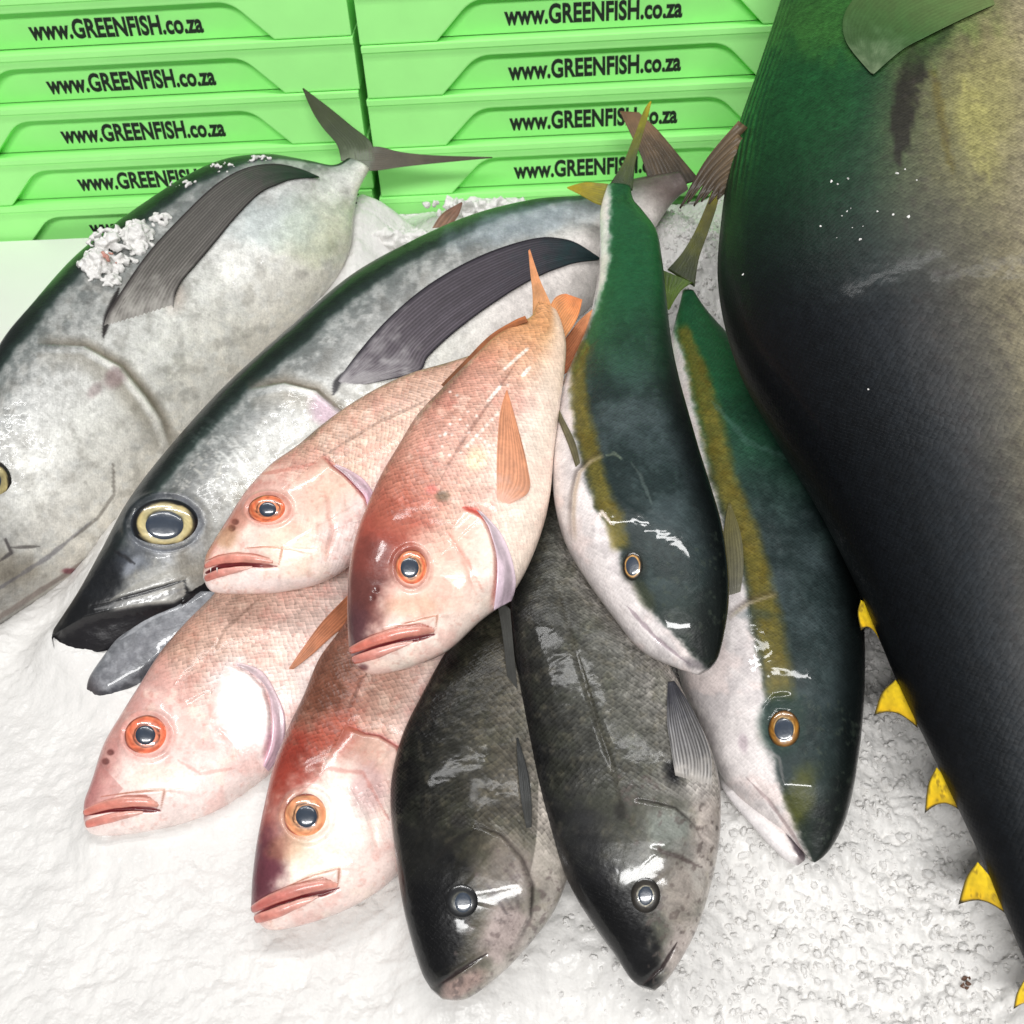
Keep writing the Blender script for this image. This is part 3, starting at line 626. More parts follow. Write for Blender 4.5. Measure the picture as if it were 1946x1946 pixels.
fB = body(rB, stB, [(0, 0.05), (0.2, 0.075), (0.5, 0.095), (0.8, 0.12), (1, 0.15)], [(0, 0.55), (0.1, 0.6), (0.4, 0.6), (0.8, 0.5), (1, 0.45)], M['albacore'], albacore_paint(gillB, exB, 31, None, 0.20), k=0.55, sunk=0.10, key='B', nu=420, nt=250)
eye(fB, 313, 995, 66, 49, 36, [(0, (70, 70, 70)), (0.5, (90, 84, 60)), (0.56, (206, 192, 138)), (0.72, (216, 200, 146)), (0.80, (206, 186, 128)), (0.84, (18, 18, 20)), (0.95, (14, 14, 16)), (1, (60, 66, 76))], 0.28, poff=(0, 4), pry=27, lift=0.007)
fin(fB, 'pectoral_fin', [(632, 747), (649, 713), (686, 663), (736, 607), (795, 555), (857, 514), (919, 483), (981, 461), (1028, 451), (1060, 452), (1095, 461), (1142, 491)],
    [(640, 740), (720, 725), (795, 706), (812, 680), (840, 652), (875, 622), (919, 589), (981, 548), (1030, 522), (1060, 510), (1095, 499), (1142, 493)], (112, 104, 110), (66, 62, 70), 18, 0.005, tipc=(40, 58, 60), edge=(30, 28, 34), rc=0.2, basec=(168, 164, 166), n=70, ridge=0.0010)
fin(fB, 'tail_fin', [(1238, 372), (1220, 305), (1197, 255), (1178, 214)], [(1330, 345), (1292, 300), (1250, 250), (1214, 216)], (56, 50, 40), (150, 118, 84), 12, 0.004, 'plane', 0.004, ridge=0.0003, tipc=(120, 92, 66))
fin(fB, 'second_dorsal_fin', [(822, 436), (842, 408), (878, 386)], [(856, 434), (872, 412), (880, 389)], (150, 116, 92), (120, 84, 66), 4, 0.004, 'plane', at=on_ground([(850, 440)], 0.12)[0])
# lower jaw: its own mesh, hinged below the black mouth
rL = np.array([0.5])
stBJ = [(164, 1308, 172, 1320), (172, 1282, 205, 1326), (205, 1235, 268, 1300), (238, 1196, 325, 1262), (282, 1162, 385, 1222), (332, 1148, 430, 1180), (372, 1128, 470, 1140)]
def pBJ(p):
    n1 = p.n(40, 3); n2 = p.n(12, 6)
    p.ramp(np.clip(p.V + 0.2 * (n1 - 0.5), 0, 1), [(0, (150, 152, 156)), (0.12, (120, 122, 126)), (0.5, (124, 125, 130)), (0.85, (76, 78, 84)), (1, (60, 62, 68))])
    p.mix(sstep(0.42, 0.75, n2), (186, 188, 192), 0.4); p.mix(1 - sstep(0.0, 0.16, p.U), (66, 58, 60), 0.8); p.mix(sstep(0.56, 0.7, p.n(7, 8, 3)), (80, 82, 88), 0.25)
    p.stroke([(205, 1300), (240, 1285), (290, 1258), (330, 1220)], 5, (40, 42, 50), 0.7, 3); p.stroke([(230, 1215), (285, 1175), (350, 1150)], 5, (200, 202, 206), 0.5, 2); p.a[:] = 0.3
fBJ = body(rB, stBJ, [0.028, 0.04, 0.062], [(0, 0.5), (0.5, 0.55), (1, 0.5)], M['albacore'], pBJ, k=0.55, name='lower_jaw', key='BJ', nu=110, nt=80)

# ---- big yellowfin tuna on the right
stT = [(1545, -330, 2040, -400), (1500, -50, 2120, -130), (1440, 150, 2200, 70), (1395, 290, 2250, 210), (1372, 430, 2280, 350), (1366, 560, 2300, 490), (1400, 700, 2310, 640), (1475, 840, 2310, 780), (1560, 980, 2300, 920), (1640, 1142, 2290, 1080), (1702, 1289, 2270, 1220), (1770, 1431, 2250, 1370), (1858, 1617, 2215, 1550), (1942, 1813, 2190, 1740), (2020, 2000, 2165, 1930), (2085, 2170, 2150, 2120)]
def pT(p):
    n1 = p.n(110, 51); n2 = p.n(22, 53)
    v = np.clip(p.V + 0.05 * (n1 - 0.5) + 0.025 * (n2 - 0.5), 0, 1)
    p.ramp(v, [(0, (7, 9, 13)), (0.22, (14, 18, 22)), (0.34, (30, 34, 38)), (0.42, (50, 51, 52)), (0.5, (78, 75, 66)), (0.58, (110, 103, 82)), (0.68, (152, 143, 116)), (0.82, (196, 188, 162)), (1, (210, 204, 188))])
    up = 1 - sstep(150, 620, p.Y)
    p.mix(up * (1 - sstep(0.25, 0.5, v)), (22, 76, 36), 0.9)  # green of the crates reflected on the upper back, painted in
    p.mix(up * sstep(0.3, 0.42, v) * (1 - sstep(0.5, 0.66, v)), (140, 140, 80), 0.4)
    # dark folds running down from the pectoral fin
    p.stroke([(1800, 40), (1750, 90), (1722, 170), (1708, 300)], 34, (34, 32, 26), 0.9, 22); p.stroke([(1770, 120), (1790, 220), (1808, 330)], 12, (86, 78, 40), 0.7, 5)
    p.stroke([(1830, 150), (1860, 260), (1880, 340)], 40, (168, 162, 92), 0.35, 14)
    # ridged, folded first dorsal along the back edge
    w_ = np.exp(-((p.V - 0.03) / 0.06) ** 2) * (1 - sstep(260, 420, p.Y)) * sstep(-60, 40, p.Y)
    rid = np.sin(p.V * 420 + p.Y * 0.012)
    p.r += 0.002 * rid * w_; p.mix(w_ * (rid > 0.1), (60, 150, 60), 0.5)
    p.mix(sstep(0.60, 0.75, p.n(10, 66, 3)) * sstep(0.3, 0.45, v), (60, 52, 50), 0.35)
    p.r += 0.0012 * (p.n(9, 58, 3) - 0.5) * sstep(0.3, 0.6, v)
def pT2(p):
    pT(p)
    p.blob(1620, 20, 260, 110, (64, 112, 44), 0.6, 0); p.blob(1880, 190, 90, 190, (166, 162, 92), 0.4, 10, soft=0.95)  # first blob: painted green reflection mixed with the skin's own green
rT = root_at((1850, 1000), 'huge black-backed tuna with yellow finlets filling the right edge', 'yellowfin_tuna', 'tuna', None)
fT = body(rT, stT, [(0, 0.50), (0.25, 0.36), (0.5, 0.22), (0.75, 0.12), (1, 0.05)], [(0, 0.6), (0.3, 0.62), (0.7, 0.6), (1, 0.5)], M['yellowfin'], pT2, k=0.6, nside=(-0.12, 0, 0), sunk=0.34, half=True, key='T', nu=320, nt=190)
fin(fT, 'pectoral_fin', [(1905, -60), (1780, -70), (1670, -40), (1610, 15), (1606, 75), (1654, 138)], [(1900, 5), (1859, 22), (1800, 50), (1760, 70), (1714, 95), (1660, 141)], (120, 138, 84), (38, 80, 38), 22, 0.006, n=40, tipc=(110, 128, 96), flare=0.0, ridge=0.0003, rc=0.04)
for q, (b0, b1) in enumerate((((1412, 236), (1292, 396)), ((1410, 262), (1306, 386)), ((1406, 284), (1318, 392)), ((1404, 306), (1332, 384)), ((1400, 328), (1346, 388)), ((1398, 348), (1362, 380)))):
    b0, b1 = A_(b0), A_(b1); dd = norm(b1 - b0); nn_ = A_((-dd[1], dd[0])) * 11; md_ = (b0 + b1) / 2 + A_((-6, -4))
    fin(fT, 'dorsal_spine', [b0 - nn_, md_ - nn_ * 0.8, b1 - nn_ * 0.15], [b0 + nn_, md_ + nn_ * 0.8, b1 + nn_ * 0.15], (104, 86, 62), (58, 48, 38), 2, 0.0015 * q, 'plane', 0.0025, at=on_depth([(1400, 300)], 1.22)[0], pn=(-0.1, -1, 0.5), ridge=0.0015, n=16, rc=0.2)
fin(fT, 'dorsal_fin', [(1392, 400), (1382, 470), (1376, 540)], [(1412, 400), (1410, 480), (1402, 540)], (150, 145, 130), (60, 56, 50), 3, 0.0, 'plane', 0.003, at=on_depth([(1400, 450)], 1.18)[0], pn=(-0.1, -1, 0.5), ridge=0.002, n=16)
for lead, trail in (([(1636, 1140), (1630, 1165), (1636, 1198)], [(1650, 1150), (1662, 1185), (1674, 1222)]),
                    ([(1702, 1292), (1676, 1316), (1661, 1359)], [(1722, 1322), (1738, 1352), (1744, 1384)]),
                    ([(1780, 1458), (1764, 1490), (1757, 1546)], [(1800, 1482), (1816, 1512), (1824, 1540)]),
                    ([(1858, 1638), (1836, 1668), (1821, 1719)], [(1880, 1664), (1902, 1704), (1913, 1738)]),
                    ([(1948, 1860), (1932, 1888), (1926, 1918)], [(1965, 1870), (1985, 1900), (1990, 1925)])):
    # curved rear edge: strip from the front edge to the base
    px = A_(lead).mean(0)
    fin(fT, 'finlet', lead, trail, (240, 206, 24), (232, 190, 16), 2, 0.0, 'plane', 0.0015, rc=0.05, at=fT.Dp[np.argmin(np.hypot(*(fT.Dpx - A_(trail).mean(0)).T))], pn=(-0.3, -0.6, 1), edge=(26, 24, 16), n=18, m=30, ridge=0.0002, tipc=(226, 180, 10), notch=16)

# ---- yellowtails
def yellowtail_paint(stripe, wid, whitel, gill, seed, gside, extra, eyec):
    def go(p):
        n1 = p.n(70, seed); n2 = p.n(14, seed + 2)
        d, t, sd = pdist(p.X, p.Y, whitel); sd_ = -d * sd + 10 * (n2 - 0.5) + 6 * (p.n(5, seed + 6, 2) - 0.5)     # >0 : belly side
        p.c = np.tile(A_((36, 48, 48)) / 255.0, (len(p.U), 1))
        p.mix(sstep(0.35, 0.7, n1), (64, 76, 78), 0.8); p.mix(sstep(0.5, 0.68, n2), (84, 98, 98), 0.25)
        p.mix(1 - sstep(0.05, 0.26, p.V), (10, 15, 15), 0.92)
        p.mix(sstep(0.5, 0.85, p.U + 0.15 * (n1 - 0.5)), (24, 92, 50), 0.8)  # crate-green reflection painted into the skin toward the tail
        p.mix(1 - sstep(0.05, 0.26, p.U), (34, 42, 34), 0.7)
        b = sstep(-9, 9, sd_); p.mix(b, (236, 228, 226), 1.0); p.mix(b * sstep(0.5, 0.7, p.n(30, seed + 8)), (200, 192, 192), 0.6); p.mix(b * sstep(0.52, 0.7, p.n(50, seed + 9)), (242, 226, 222), 0.8)
        ds, ts, _ = pdist(p.X, p.Y, stripe); wv = np.interp(ts, np.linspace(0, 1, len(wid)), wid)
        q = ds + 9 * (n2 - 0.5) + 5 * (p.n(5, seed + 5, 2) - 0.5)
        m = (1 - sstep(wv * 0.3, wv * 1.2, q)) * sstep(0.0, 0.04, ts) * (1 - sstep(0.97, 1.0, ts)) ; m = m * (1 - sstep(1.0, 1.6, np.hypot((p.X - eyec[0]) / eyec[2], (p.Y - eyec[1]) / eyec[2]) * -1 + 2.2)); p.mix(m, (114, 102, 38), 0.8); p.mix(m * sstep(0.45, 0.75, p.n(26, seed + 11)), (90, 76, 20), 0.5); p.mix(m * sstep(0.5, 0.75, p.n(9, seed + 12)), (146, 130, 56), 0.35)
        p.a = 0.35 + 0.65 * sstep(0.3, 0.4, p.U) * (1 - b)
        p.step(gill, 0.005, 60, gside)
        dg, tg, sg = pdist(p.X, p.Y, gill); fd = np.sin(np.pi * np.clip(tg, 0, 1)) ** 0.5
        p.mix((1 - sstep(1, 7, dg)) * fd, (216, 196, 170), 0.7); p.mix((sg * gside < 0) * sstep(3, 6, dg) * (1 - sstep(6, 16, dg)) * fd, (60, 48, 40), 0.5)
        p.dk = 1 - b; extra(p)
    return go
# the lower one, snout near the bottom
stY2 = [(1549, 1639, 1540, 1636), (1566, 1627, 1520, 1612), (1585, 1603, 1490, 1582), (1606, 1560, 1440, 1548), (1621, 1505, 1390, 1503), (1631, 1445, 1352, 1440), (1638, 1390, 1325, 1375), (1643, 1318, 1295, 1305), (1644, 1240, 1280, 1225), (1640, 1150, 1275, 1140), (1632, 1075, 1272, 1060), (1617, 1005, 1270, 985), (1592, 920, 1266, 905), (1560, 840, 1262, 830), (1510, 765, 1262, 750), (1450, 705, 1268, 690), (1395, 648, 1278, 630), (1345, 592, 1290, 585), (1318, 552, 1298, 552)]
whY2 = [(1540, 1640), (1522, 1598), (1503, 1551), (1484, 1502), (1469, 1441), (1451, 1386), (1452, 1325), (1445, 1270), (1428, 1200), (1412, 1099), (1385, 1019), (1354, 928), (1330, 818), (1306, 702), (1280, 620), (1270, 560)]
def exY2(p):
    p.blob(1487, 1372, 50, 66, (28, 52, 44), 0.9, 10, soft=0.5, nz=0.1); p.step([(1447, 1400), (1446, 1350), (1470, 1322), (1505, 1318)], 0.002, 20, 1)
    for r_ in (44, 54): p.groove([(1490 - r_ * 0.75, 1387 - r_ * 0.4), (1490 - r_ * 0.4, 1387 - r_ * 0.95), (1490 + r_ * 0.3, 1387 - r_ * 0.95)], 4, 0.0012)
    _c = p.c.copy(); p.blob(1512, 1530, 34, 90, (84, 86, 34), 0.75, 20); p.c = _c * (1 - p.dk[:, None]) + p.c * p.dk[:, None]; p.blob(1585, 1560, 40, 90, (16, 20, 20), 0.7, 10); p.mix(sstep(0.6, 0.8, p.n(9, 3)) * p.dk * (p.U < 0.3), (70, 78, 66), 0.5); p.blob(1412, 1412, 10, 22, (170, 150, 160), 0.5, -10, seed=9)
    p.stroke([(1420, 1480), (1460, 1520), (1500, 1575), (1530, 1625)], 5, (150, 130, 130), 0.6, 2); p.groove([(1440, 1490), (1480, 1545), (1530, 1625)], 5, 0.002)
    p.stroke([(1450, 1420), (1480, 1440), (1490, 1490)], 4, (170, 160, 160), 0.4); p.blob(1440, 1170, 40, 12, (40, 60, 64), 0.4)
    p.stroke([(1350, 760), (1420, 840), (1520, 880)], 8, (96, 128, 120), 0.35, 6)
rY2 = root_at((1480, 1200), 'lower dark green yellowtail with white throat, snout on the open ice beside the huge tuna', 'yellowtail_fish', 'fish', G_Y)
fY2 = body(rY2, stY2, [(0, 0.045), (0.15, 0.06), (0.5, 0.085), (0.8, 0.13), (1, 0.16)], [(0, 0.6), (0.15, 0.72), (0.5, 0.65), (0.85, 0.55), (1, 0.5)], M['yellowtail'],
    yellowtail_paint([(1486, 1345), (1478, 1276), (1460, 1184), (1442, 1099), (1423, 1019), (1381, 928), (1356, 818), (1326, 702), (1292, 610)], [30, 32, 33, 28, 27, 28, 27, 22, 14], whY2, [(1384, 1176), (1423, 1147), (1478, 1129)], 71, 1, exY2, (1487, 1372, 44)), k=0.55, nside=(-0.12, 0, 0), key='Y2', nu=300, nt=150)
eye(fY2, 1490, 1385, 30, 36, 18.5, [(0, (40, 40, 50)), (0.58, (40, 36, 40)), (0.63, (236, 196, 130)), (0.68, (150, 100, 30)), (0.85, (160, 108, 30)), (0.95, (96, 62, 24)), (1, (22, 30, 26))], 0.3, poff=(0, 2), pry=20.5)
stY2J = [(1524, 1639, 1516, 1645), (1530, 1628, 1495, 1636), (1510, 1592, 1462, 1606), (1478, 1552, 1428, 1568), (1440, 1520, 1398, 1534), (1408, 1488, 1374, 1500), (1380, 1462, 1366, 1470)]
def pY2J(p):
    p.ramp(np.clip(p.V + 0.2 * (p.n(30, 2) - 0.5), 0, 1), [(0, (206, 190, 188)), (0.2, (226, 214, 210)), (0.55, (238, 232, 230)), (1, (226, 220, 220))])
    p.stroke([(1529, 1636), (1512, 1600), (1494, 1574)], 11, (64, 54, 60), 0.9, 3); p.blob(1524, 1638, 14, 12, (120, 110, 112), 0.7); p.a[:] = 0
body(rY2, stY2J, [(0, 0.035), (0.5, 0.05), (0.8, 0.055), (1, 0.04)], [(0, 0.5), (0.5, 0.55), (1, 0.5)], M['yellowtail'], pY2J, k=0.55, name='lower_jaw', key='Y2J', nu=70, nt=50)
fin(fY2, 'tail_fin', [(1268, 512), (1296, 480), (1320, 440), (1340, 395), (1352, 364)], [(1320, 545), (1328, 492), (1346, 440), (1362, 392), (1368, 360)], (40, 52, 14), (150, 140, 22), 8, -0.001, 'plane', 0.003, ridge=0.0004)
fin(fY2, 'tail_fin', [(1256, 520), (1258, 556), (1270, 596)], [(1318, 545), (1294, 562), (1272, 598)], (70, 96, 24), (120, 150, 50), 8, 0.012, 'plane', 0.003, ridge=0.0003)
fin(fY2, 'dorsal_fin', [(1452, 706), (1500, 722), (1546, 737)], [(1575, 872), (1566, 810), (1549, 740)], (64, 74, 50), (156, 138, 66), 7, 0.004, 'plane', 0.002, at=on_ground([(1520, 790)], 0.10)[0])
for i, (x, y) in enumerate(((1584, 896), (1594, 930), (1604, 960), (1612, 992), (1619, 1022))):
    fin(fY2, 'dorsal_spine', [(x - 3, y + 14), (x + 2, y), (x + 3, y - 8)], [(x + 3, y + 16), (x + 5, y + 2), (x + 4, y - 8)], (170, 172, 166), (200, 200, 196), 1, 0.002, 'plane', at=on_ground([(x, y)], 0.085)[0], n=8)
fin(fY2, 'pectoral_fin', [(1406, 1132), (1413, 1075), (1408, 1015), (1388, 955)], [(1382, 1140), (1376, 1080), (1374, 1020), (1384, 956)], (126, 124, 112), (104, 98, 54), 7, 0.003)

# ---- dark breams
def bream_paint(cols, gill, seed, mouth, lat, extra, gside):
    def go(p):
        n1 = p.n(60, seed); n2 = p.n(14, seed + 2); n3 = p.n(6, seed + 4, 3)
        v = np.clip(p.V + 0.14 * (n1 - 0.5) + 0.06 * (n2 - 0.5), 0, 1)
        p.ramp(v, cols)
        p.mix(sstep(0.5, 0.7, p.n(34, seed + 6)), (58, 62, 46), 0.25); p.mix(sstep(0.55, 0.75, n2), (120, 112, 92), 0.25)
        hm = 1 - sstep(0.36, 0.42, p.U)
        p.mix((n3 > 0.5) * (1 - hm), (40, 40, 36), 0.25)
        p.a = 0.12 + 0.88 * (1 - hm * 0.95)
        if lat is not None: p.stroke(lat, 8, (52, 50, 40), 0.55, 4); p.groove(lat, 6, 0.0012)
        p.step(gill, 0.0055, 60, gside)
        d, t, sd = pdist(p.X, p.Y, gill); fd = np.sin(np.pi * np.clip(t, 0, 1)) ** 0.5
        p.mix((sd * gside < 0) * (1 - sstep(2, 9, d)) * fd, (34, 30, 28), 0.75)
        extra(p)
        p.groove(mouth, 5, 0.0032); p.stroke(mouth, 5, (48, 38, 38), 0.85, 1)
    return go
stD1 = [(818, 1878, 842, 1899), (801, 1848, 888, 1897), (782, 1790, 950, 1852), (766, 1725, 1010, 1790), (754, 1650, 1058, 1722), (744, 1570, 1085, 1640), (742, 1500, 1092, 1550), (752, 1440, 1088, 1460), (770, 1385, 1075, 1380), (800, 1325, 1060, 1300), (838, 1255, 1062, 1235), (876, 1198, 1056, 1165), (910, 1130, 1052, 1095), (950, 1060, 1050, 1030)]
def exD1(p):
    p.ring(877, 1713, 34, 34, 0.0, (44, 40, 38), 0.3)
    p.blob(818, 1765, 74, 175, (12, 12, 14), 0.97, 8, soft=0.4); p.blob(800, 1620, 50, 70, (30, 30, 28), 0.7)
    p.blob(960, 1660, 60, 70, (146, 134, 128), 0.6, 20); p.blob(955, 1770, 46, 70, (176, 160, 156), 0.85, 25); p.blob(880, 1870, 60, 22, (166, 142, 134), 0.9, -30)
    p.mix((p.V > 0.8) * sstep(0.3, 0.35, p.U), (196, 186, 176), 0.6)
    p.stroke([(925, 1680), (945, 1710), (965, 1740)], 6, (70, 60, 60), 0.7, 2); p.stroke([(935, 1690), (965, 1715), (980, 1735)], 4, (80, 70, 70), 0.6, 2); p.blob(872, 1560, 24, 16, (34, 32, 30), 0.75, 15)
    p.stroke([(820, 1640), (860, 1600), (905, 1575)], 9, (26, 24, 22), 0.6, 5); p.mix(sstep(0.6, 0.74, p.n(12, 93)) * (p.U < 0.36) * (p.V > 0.5), (96, 84, 82), 0.6)
    p.step([(822, 1880), (870, 1856), (928, 1815)], 0.003, 14, -1)
rD1 = root_at((900, 1550), 'blackish bream with cloudy eye, half under the other dark bream, mouth on the ice', 'bream', 'fish', G_D)
fD1 = body(rD1, stD1, [(0, 0.048), (0.3, 0.082), (0.7, 0.118), (1, 0.12)], TH_S, M['dark'], bream_paint([(0, (10, 10, 11)), (0.14, (20, 20, 19)), (0.35, (40, 39, 32)), (0.6, (80, 75, 64)), (0.8, (116, 110, 102)), (1, (186, 178, 170))], [(901, 1567), (953, 1590), (991, 1633), (1010, 1681), (1006, 1743), (977, 1800)], 81, [(822, 1878), (863, 1852), (925, 1812)], None, exD1, 1), k=0.55, nu=300, nt=180, key='D1')
eye(fD1, 877, 1713, 31, 32, 16, [(0, (60, 70, 80)), (0.5, (60, 62, 60)), (0.56, (96, 94, 84)), (0.62, (34, 36, 38)), (0.85, (26, 26, 28)), (1, (22, 22, 22))], 0.26, pry=19, poff=(3, 2))
fin(fD1, 'pectoral_fin', [(1002, 1582), (990, 1520), (984, 1460), (981, 1402)], [(1010, 1580), (1010, 1520), (1004, 1470), (985, 1402)], (74, 74, 72), (44, 46, 46), 6, 0.003, ridge=0.0003)
stD2 = [(1212, 1872, 1245, 1882), (1196, 1857, 1272, 1857), (1168, 1814, 1305, 1805), (1134, 1767, 1330, 1752), (1090, 1697, 1352, 1680), (1055, 1615, 1366, 1610), (1030, 1540, 1370, 1545), (1012, 1470, 1366, 1480), (1000, 1400, 1345, 1410), (990, 1330, 1312, 1345), (978, 1250, 1270, 1265), (968, 1170, 1205, 1205), (975, 1110, 1130, 1118), (990, 1050, 1100, 1062), (1012, 1005, 1085, 1012), (1030, 940, 1080, 945)]
def exD2(p):
    p.ring(1227, 1702, 28, 34, 0.0, (44, 40, 36), 0.4)
    p.blob(1160, 1770, 74, 165, (9, 9, 11), 1.0, -28, soft=0.4); p.blob(1215, 1830, 40, 60, (22, 22, 24), 0.9, -10); p.blob(1110, 1600, 44, 90, (40, 40, 42), 0.7, -15)
    p.blob(1285, 1700, 44, 80, (150, 140, 132), 0.75, -5); p.blob(1270, 1575, 50, 44, (140, 146, 138), 0.8); p.blob(1340, 1560, 30, 110, (190, 178, 170), 0.8)
    p.blob(1290, 1800, 26, 50, (176, 164, 158), 0.85, 25); p.mix(sstep(0.58, 0.72, p.n(11, 98)) * (p.U < 0.42) * (p.V > 0.45), (92, 82, 78), 0.65)
    p.stroke([(1244, 1614), (1291, 1629), (1334, 1648)], 6, (80, 68, 66), 0.7, 2); p.groove([(1244, 1614), (1291, 1629), (1334, 1648)], 5, 0.0014)
    p.blob(1280, 1470, 20, 26, (14, 14, 16), 0.9); p.blob(1180, 1540, 14, 20, (30, 28, 26), 0.6); p.blob(1330, 1490, 30, 40, (196, 190, 184), 0.7)
    p.mix((1 - sstep(0.0, 0.10, p.V)), (28, 28, 30), 0.7)
rD2 = root_at((1180, 1500), 'dark bream with shiny nape and fanned pectoral fin, lying on the other bream', 'bream', 'fish', G_D)
fD2 = body(rD2, stD2, [(0, 0.055), (0.3, 0.10), (0.7, 0.145), (1, 0.155)], TH_S, M['dark'], bream_paint([(0, (18, 18, 19)), (0.12, (40, 40, 38)), (0.4, (74, 74, 68)), (0.6, (100, 99, 92)), (0.82, (140, 136, 130)), (1, (188, 180, 172))], [(1205, 1520), (1249, 1529), (1282, 1538), (1315, 1567), (1344, 1614)], 86, [(1220, 1872), (1258, 1838), (1287, 1790)], [(1182, 1533), (1163, 1452), (1130, 1357), (1091, 1229), (1063, 1124)], exD2, 1), k=0.55, nu=300, nt=180, key='D2', sunk=0.035)
eye(fD2, 1227, 1702, 28, 34, 14, [(0, (40, 60, 90)), (0.5, (50, 60, 70)), (0.54, (226, 216, 186)), (0.60, (48, 43, 37)), (0.85, (40, 36, 30)), (1, (30, 28, 26))], 0.26, pry=18)
fin(fD2, 'pectoral_fin', [(1284, 1478), (1278, 1440), (1268, 1372), (1269, 1296)], [(1352, 1500), (1350, 1430), (1318, 1352), (1282, 1294)], (176, 172, 168), (92, 92, 96), 12, 0.004, n=36, ridge=0.0012, tipc=(58, 58, 64), basec=(190, 184, 178), rc=0.4)
fin(fD2, 'tail_fin', [(1030, 1030), (1024, 960), (1010, 900)], [(1082, 1040), (1100, 960), (1110, 900)], (26, 26, 24), (34, 32, 28), 8, 0.004, 'plane', 0.003)  # near-black fin added to fill the shaded gap between the upper fish
fin(fD2, 'dorsal_fin', [(945, 1138), (956, 1200), (968, 1300), (982, 1400), (994, 1470), (1012, 1545)], [(972, 1160), (978, 1230), (986, 1310), (998, 1390), (1008, 1470), (1016, 1545)], (70, 70, 66), (50, 50, 50), 9, 0.004, 'plane', 0.002, at=fD2.Dp[np.argmin(np.hypot(*(fD2.Dpx - A_((1000, 1380))).T))], pn=(-0.3, -0.5, 1), ridge=0.0004, n=50)

# ---- red snappers
stS3 = [(159, 1545, 162, 1575), (161, 1520, 185, 1588), (174, 1483, 255, 1584), (196, 1415, 345, 1566), (226, 1363, 420, 1537), (263, 1304, 490, 1490), (304, 1240, 565, 1430), (349, 1188, 640, 1375), (401, 1136, 695, 1310), (455, 1075, 735, 1235), (520, 1010, 745, 1140), (590, 945, 780, 1070), (660, 890, 800, 1000), (720, 840, 815, 930), (770, 800, 820, 860)]
lipS3 = ([(162, 1540), (196, 1524), (237, 1514), (278, 1514), (298, 1526)], [(160, 1549), (207, 1538), (250, 1536), (285, 1538), (304, 1540)], [(168, 1577), (205, 1567), (240, 1556), (268, 1547)], [(192, 1514), (250, 1506), (313, 1501), (306, 1535)])
def exS3(p):
    p.ring(279, 1398, 43, 39, 0.0024, (206, 140, 128), 0.5)
    p.blob(465, 1345, 66, 100, (254, 248, 246), 0.95, -20); p.blob(300, 1480, 55, 30, (236, 222, 206), 0.6); p.blob(520, 1420, 20, 40, (200, 140, 170), 0.5)  # first blob: bright wet sheen painted on the gill cover
    p.blob(205, 1440, 26, 40, (170, 110, 105), 0.5, 20); p.mix((p.U < 0.12) * (p.V < 0.5), (196, 130, 124), 0.5); p.blob(350, 1210, 60, 30, (176, 128, 108), 0.45, -50)
    p.groove([(300, 1400), (350, 1330), (420, 1290)], 9, 0.0012); p.stroke([(330, 1440), (380, 1470), (450, 1460)], 4, (220, 160, 150), 0.5, 3)
rS3 = root_at((400, 1350), 'pale pink red snapper nearest the bottom left corner, chin on open ice', 'red_snapper', 'fish', G_S)
fS3 = body(rS3, stS3, [(0, 0.042), (0.3, 0.052), (0.6, 0.07), (1, 0.12)], TH_S, M['snapper'], snapper_paint((198, 160, 142), (228, 200, 188), (244, 226, 220), (244, 216, 208), (198, 146, 138), (0.18, (150, 96, 96)),
    [(427, 1259), (475, 1283), (502, 1311), (513, 1356), (513, 1404), (498, 1442)], lipS3, [(210, 1430), (201, 1447)], [(405, 1240), (427, 1196), (461, 1166), (494, 1136)], [(397, 1341), (416, 1386), (457, 1427)], exS3, seed=100), k=0.55, bright=0.95, nu=360, nt=210, key='S3')
eye(fS3, 279, 1398, 43, 39, 19.6, SNAP_RINGS((238, 140, 104), (232, 112, 78)), 0.42, pry=18.5, poff=(-1, 0))
snapper_lips(fS3, lipS3)
fin(fS3, 'gill_flap', [(440, 1262), (475, 1278), (506, 1308), (516, 1356), (515, 1410), (500, 1455)], [(449, 1258), (498, 1276), (531, 1331), (542, 1374), (534, 1430), (510, 1466)], (230, 206, 208), (214, 178, 192), 1, 0.0012, mat='flesh', n=30, m=8)
fin(fS3, 'pectoral_fin', [(545, 1276), (575, 1232), (612, 1182), (662, 1130)], [(552, 1276), (592, 1245), (625, 1215), (672, 1175)], (216, 150, 116), (200, 126, 90), 7, 0.003)
stS4 = [(477, 1720, 487, 1748), (478, 1690, 510, 1767), (480, 1660, 560, 1762), (487, 1602, 650, 1732), (502, 1527, 730, 1685), (520, 1453, 790, 1620), (546, 1386, 830, 1545), (575, 1325, 860, 1460), (605, 1255, 880, 1370), (645, 1200, 895, 1280), (690, 1130, 910, 1190), (745, 1050, 920, 1110), (800, 970, 930, 1030), (850, 900, 935, 950)]
lipS4 = ([(480, 1716), (513, 1699), (557, 1682), (613, 1669), (640, 1679)], [(481, 1742), (520, 1722), (569, 1706), (615, 1697), (643, 1688)], [(490, 1750), (530, 1741), (575, 1722), (605, 1706)], [(545, 1684), (595, 1664), (645, 1650), (642, 1682)])
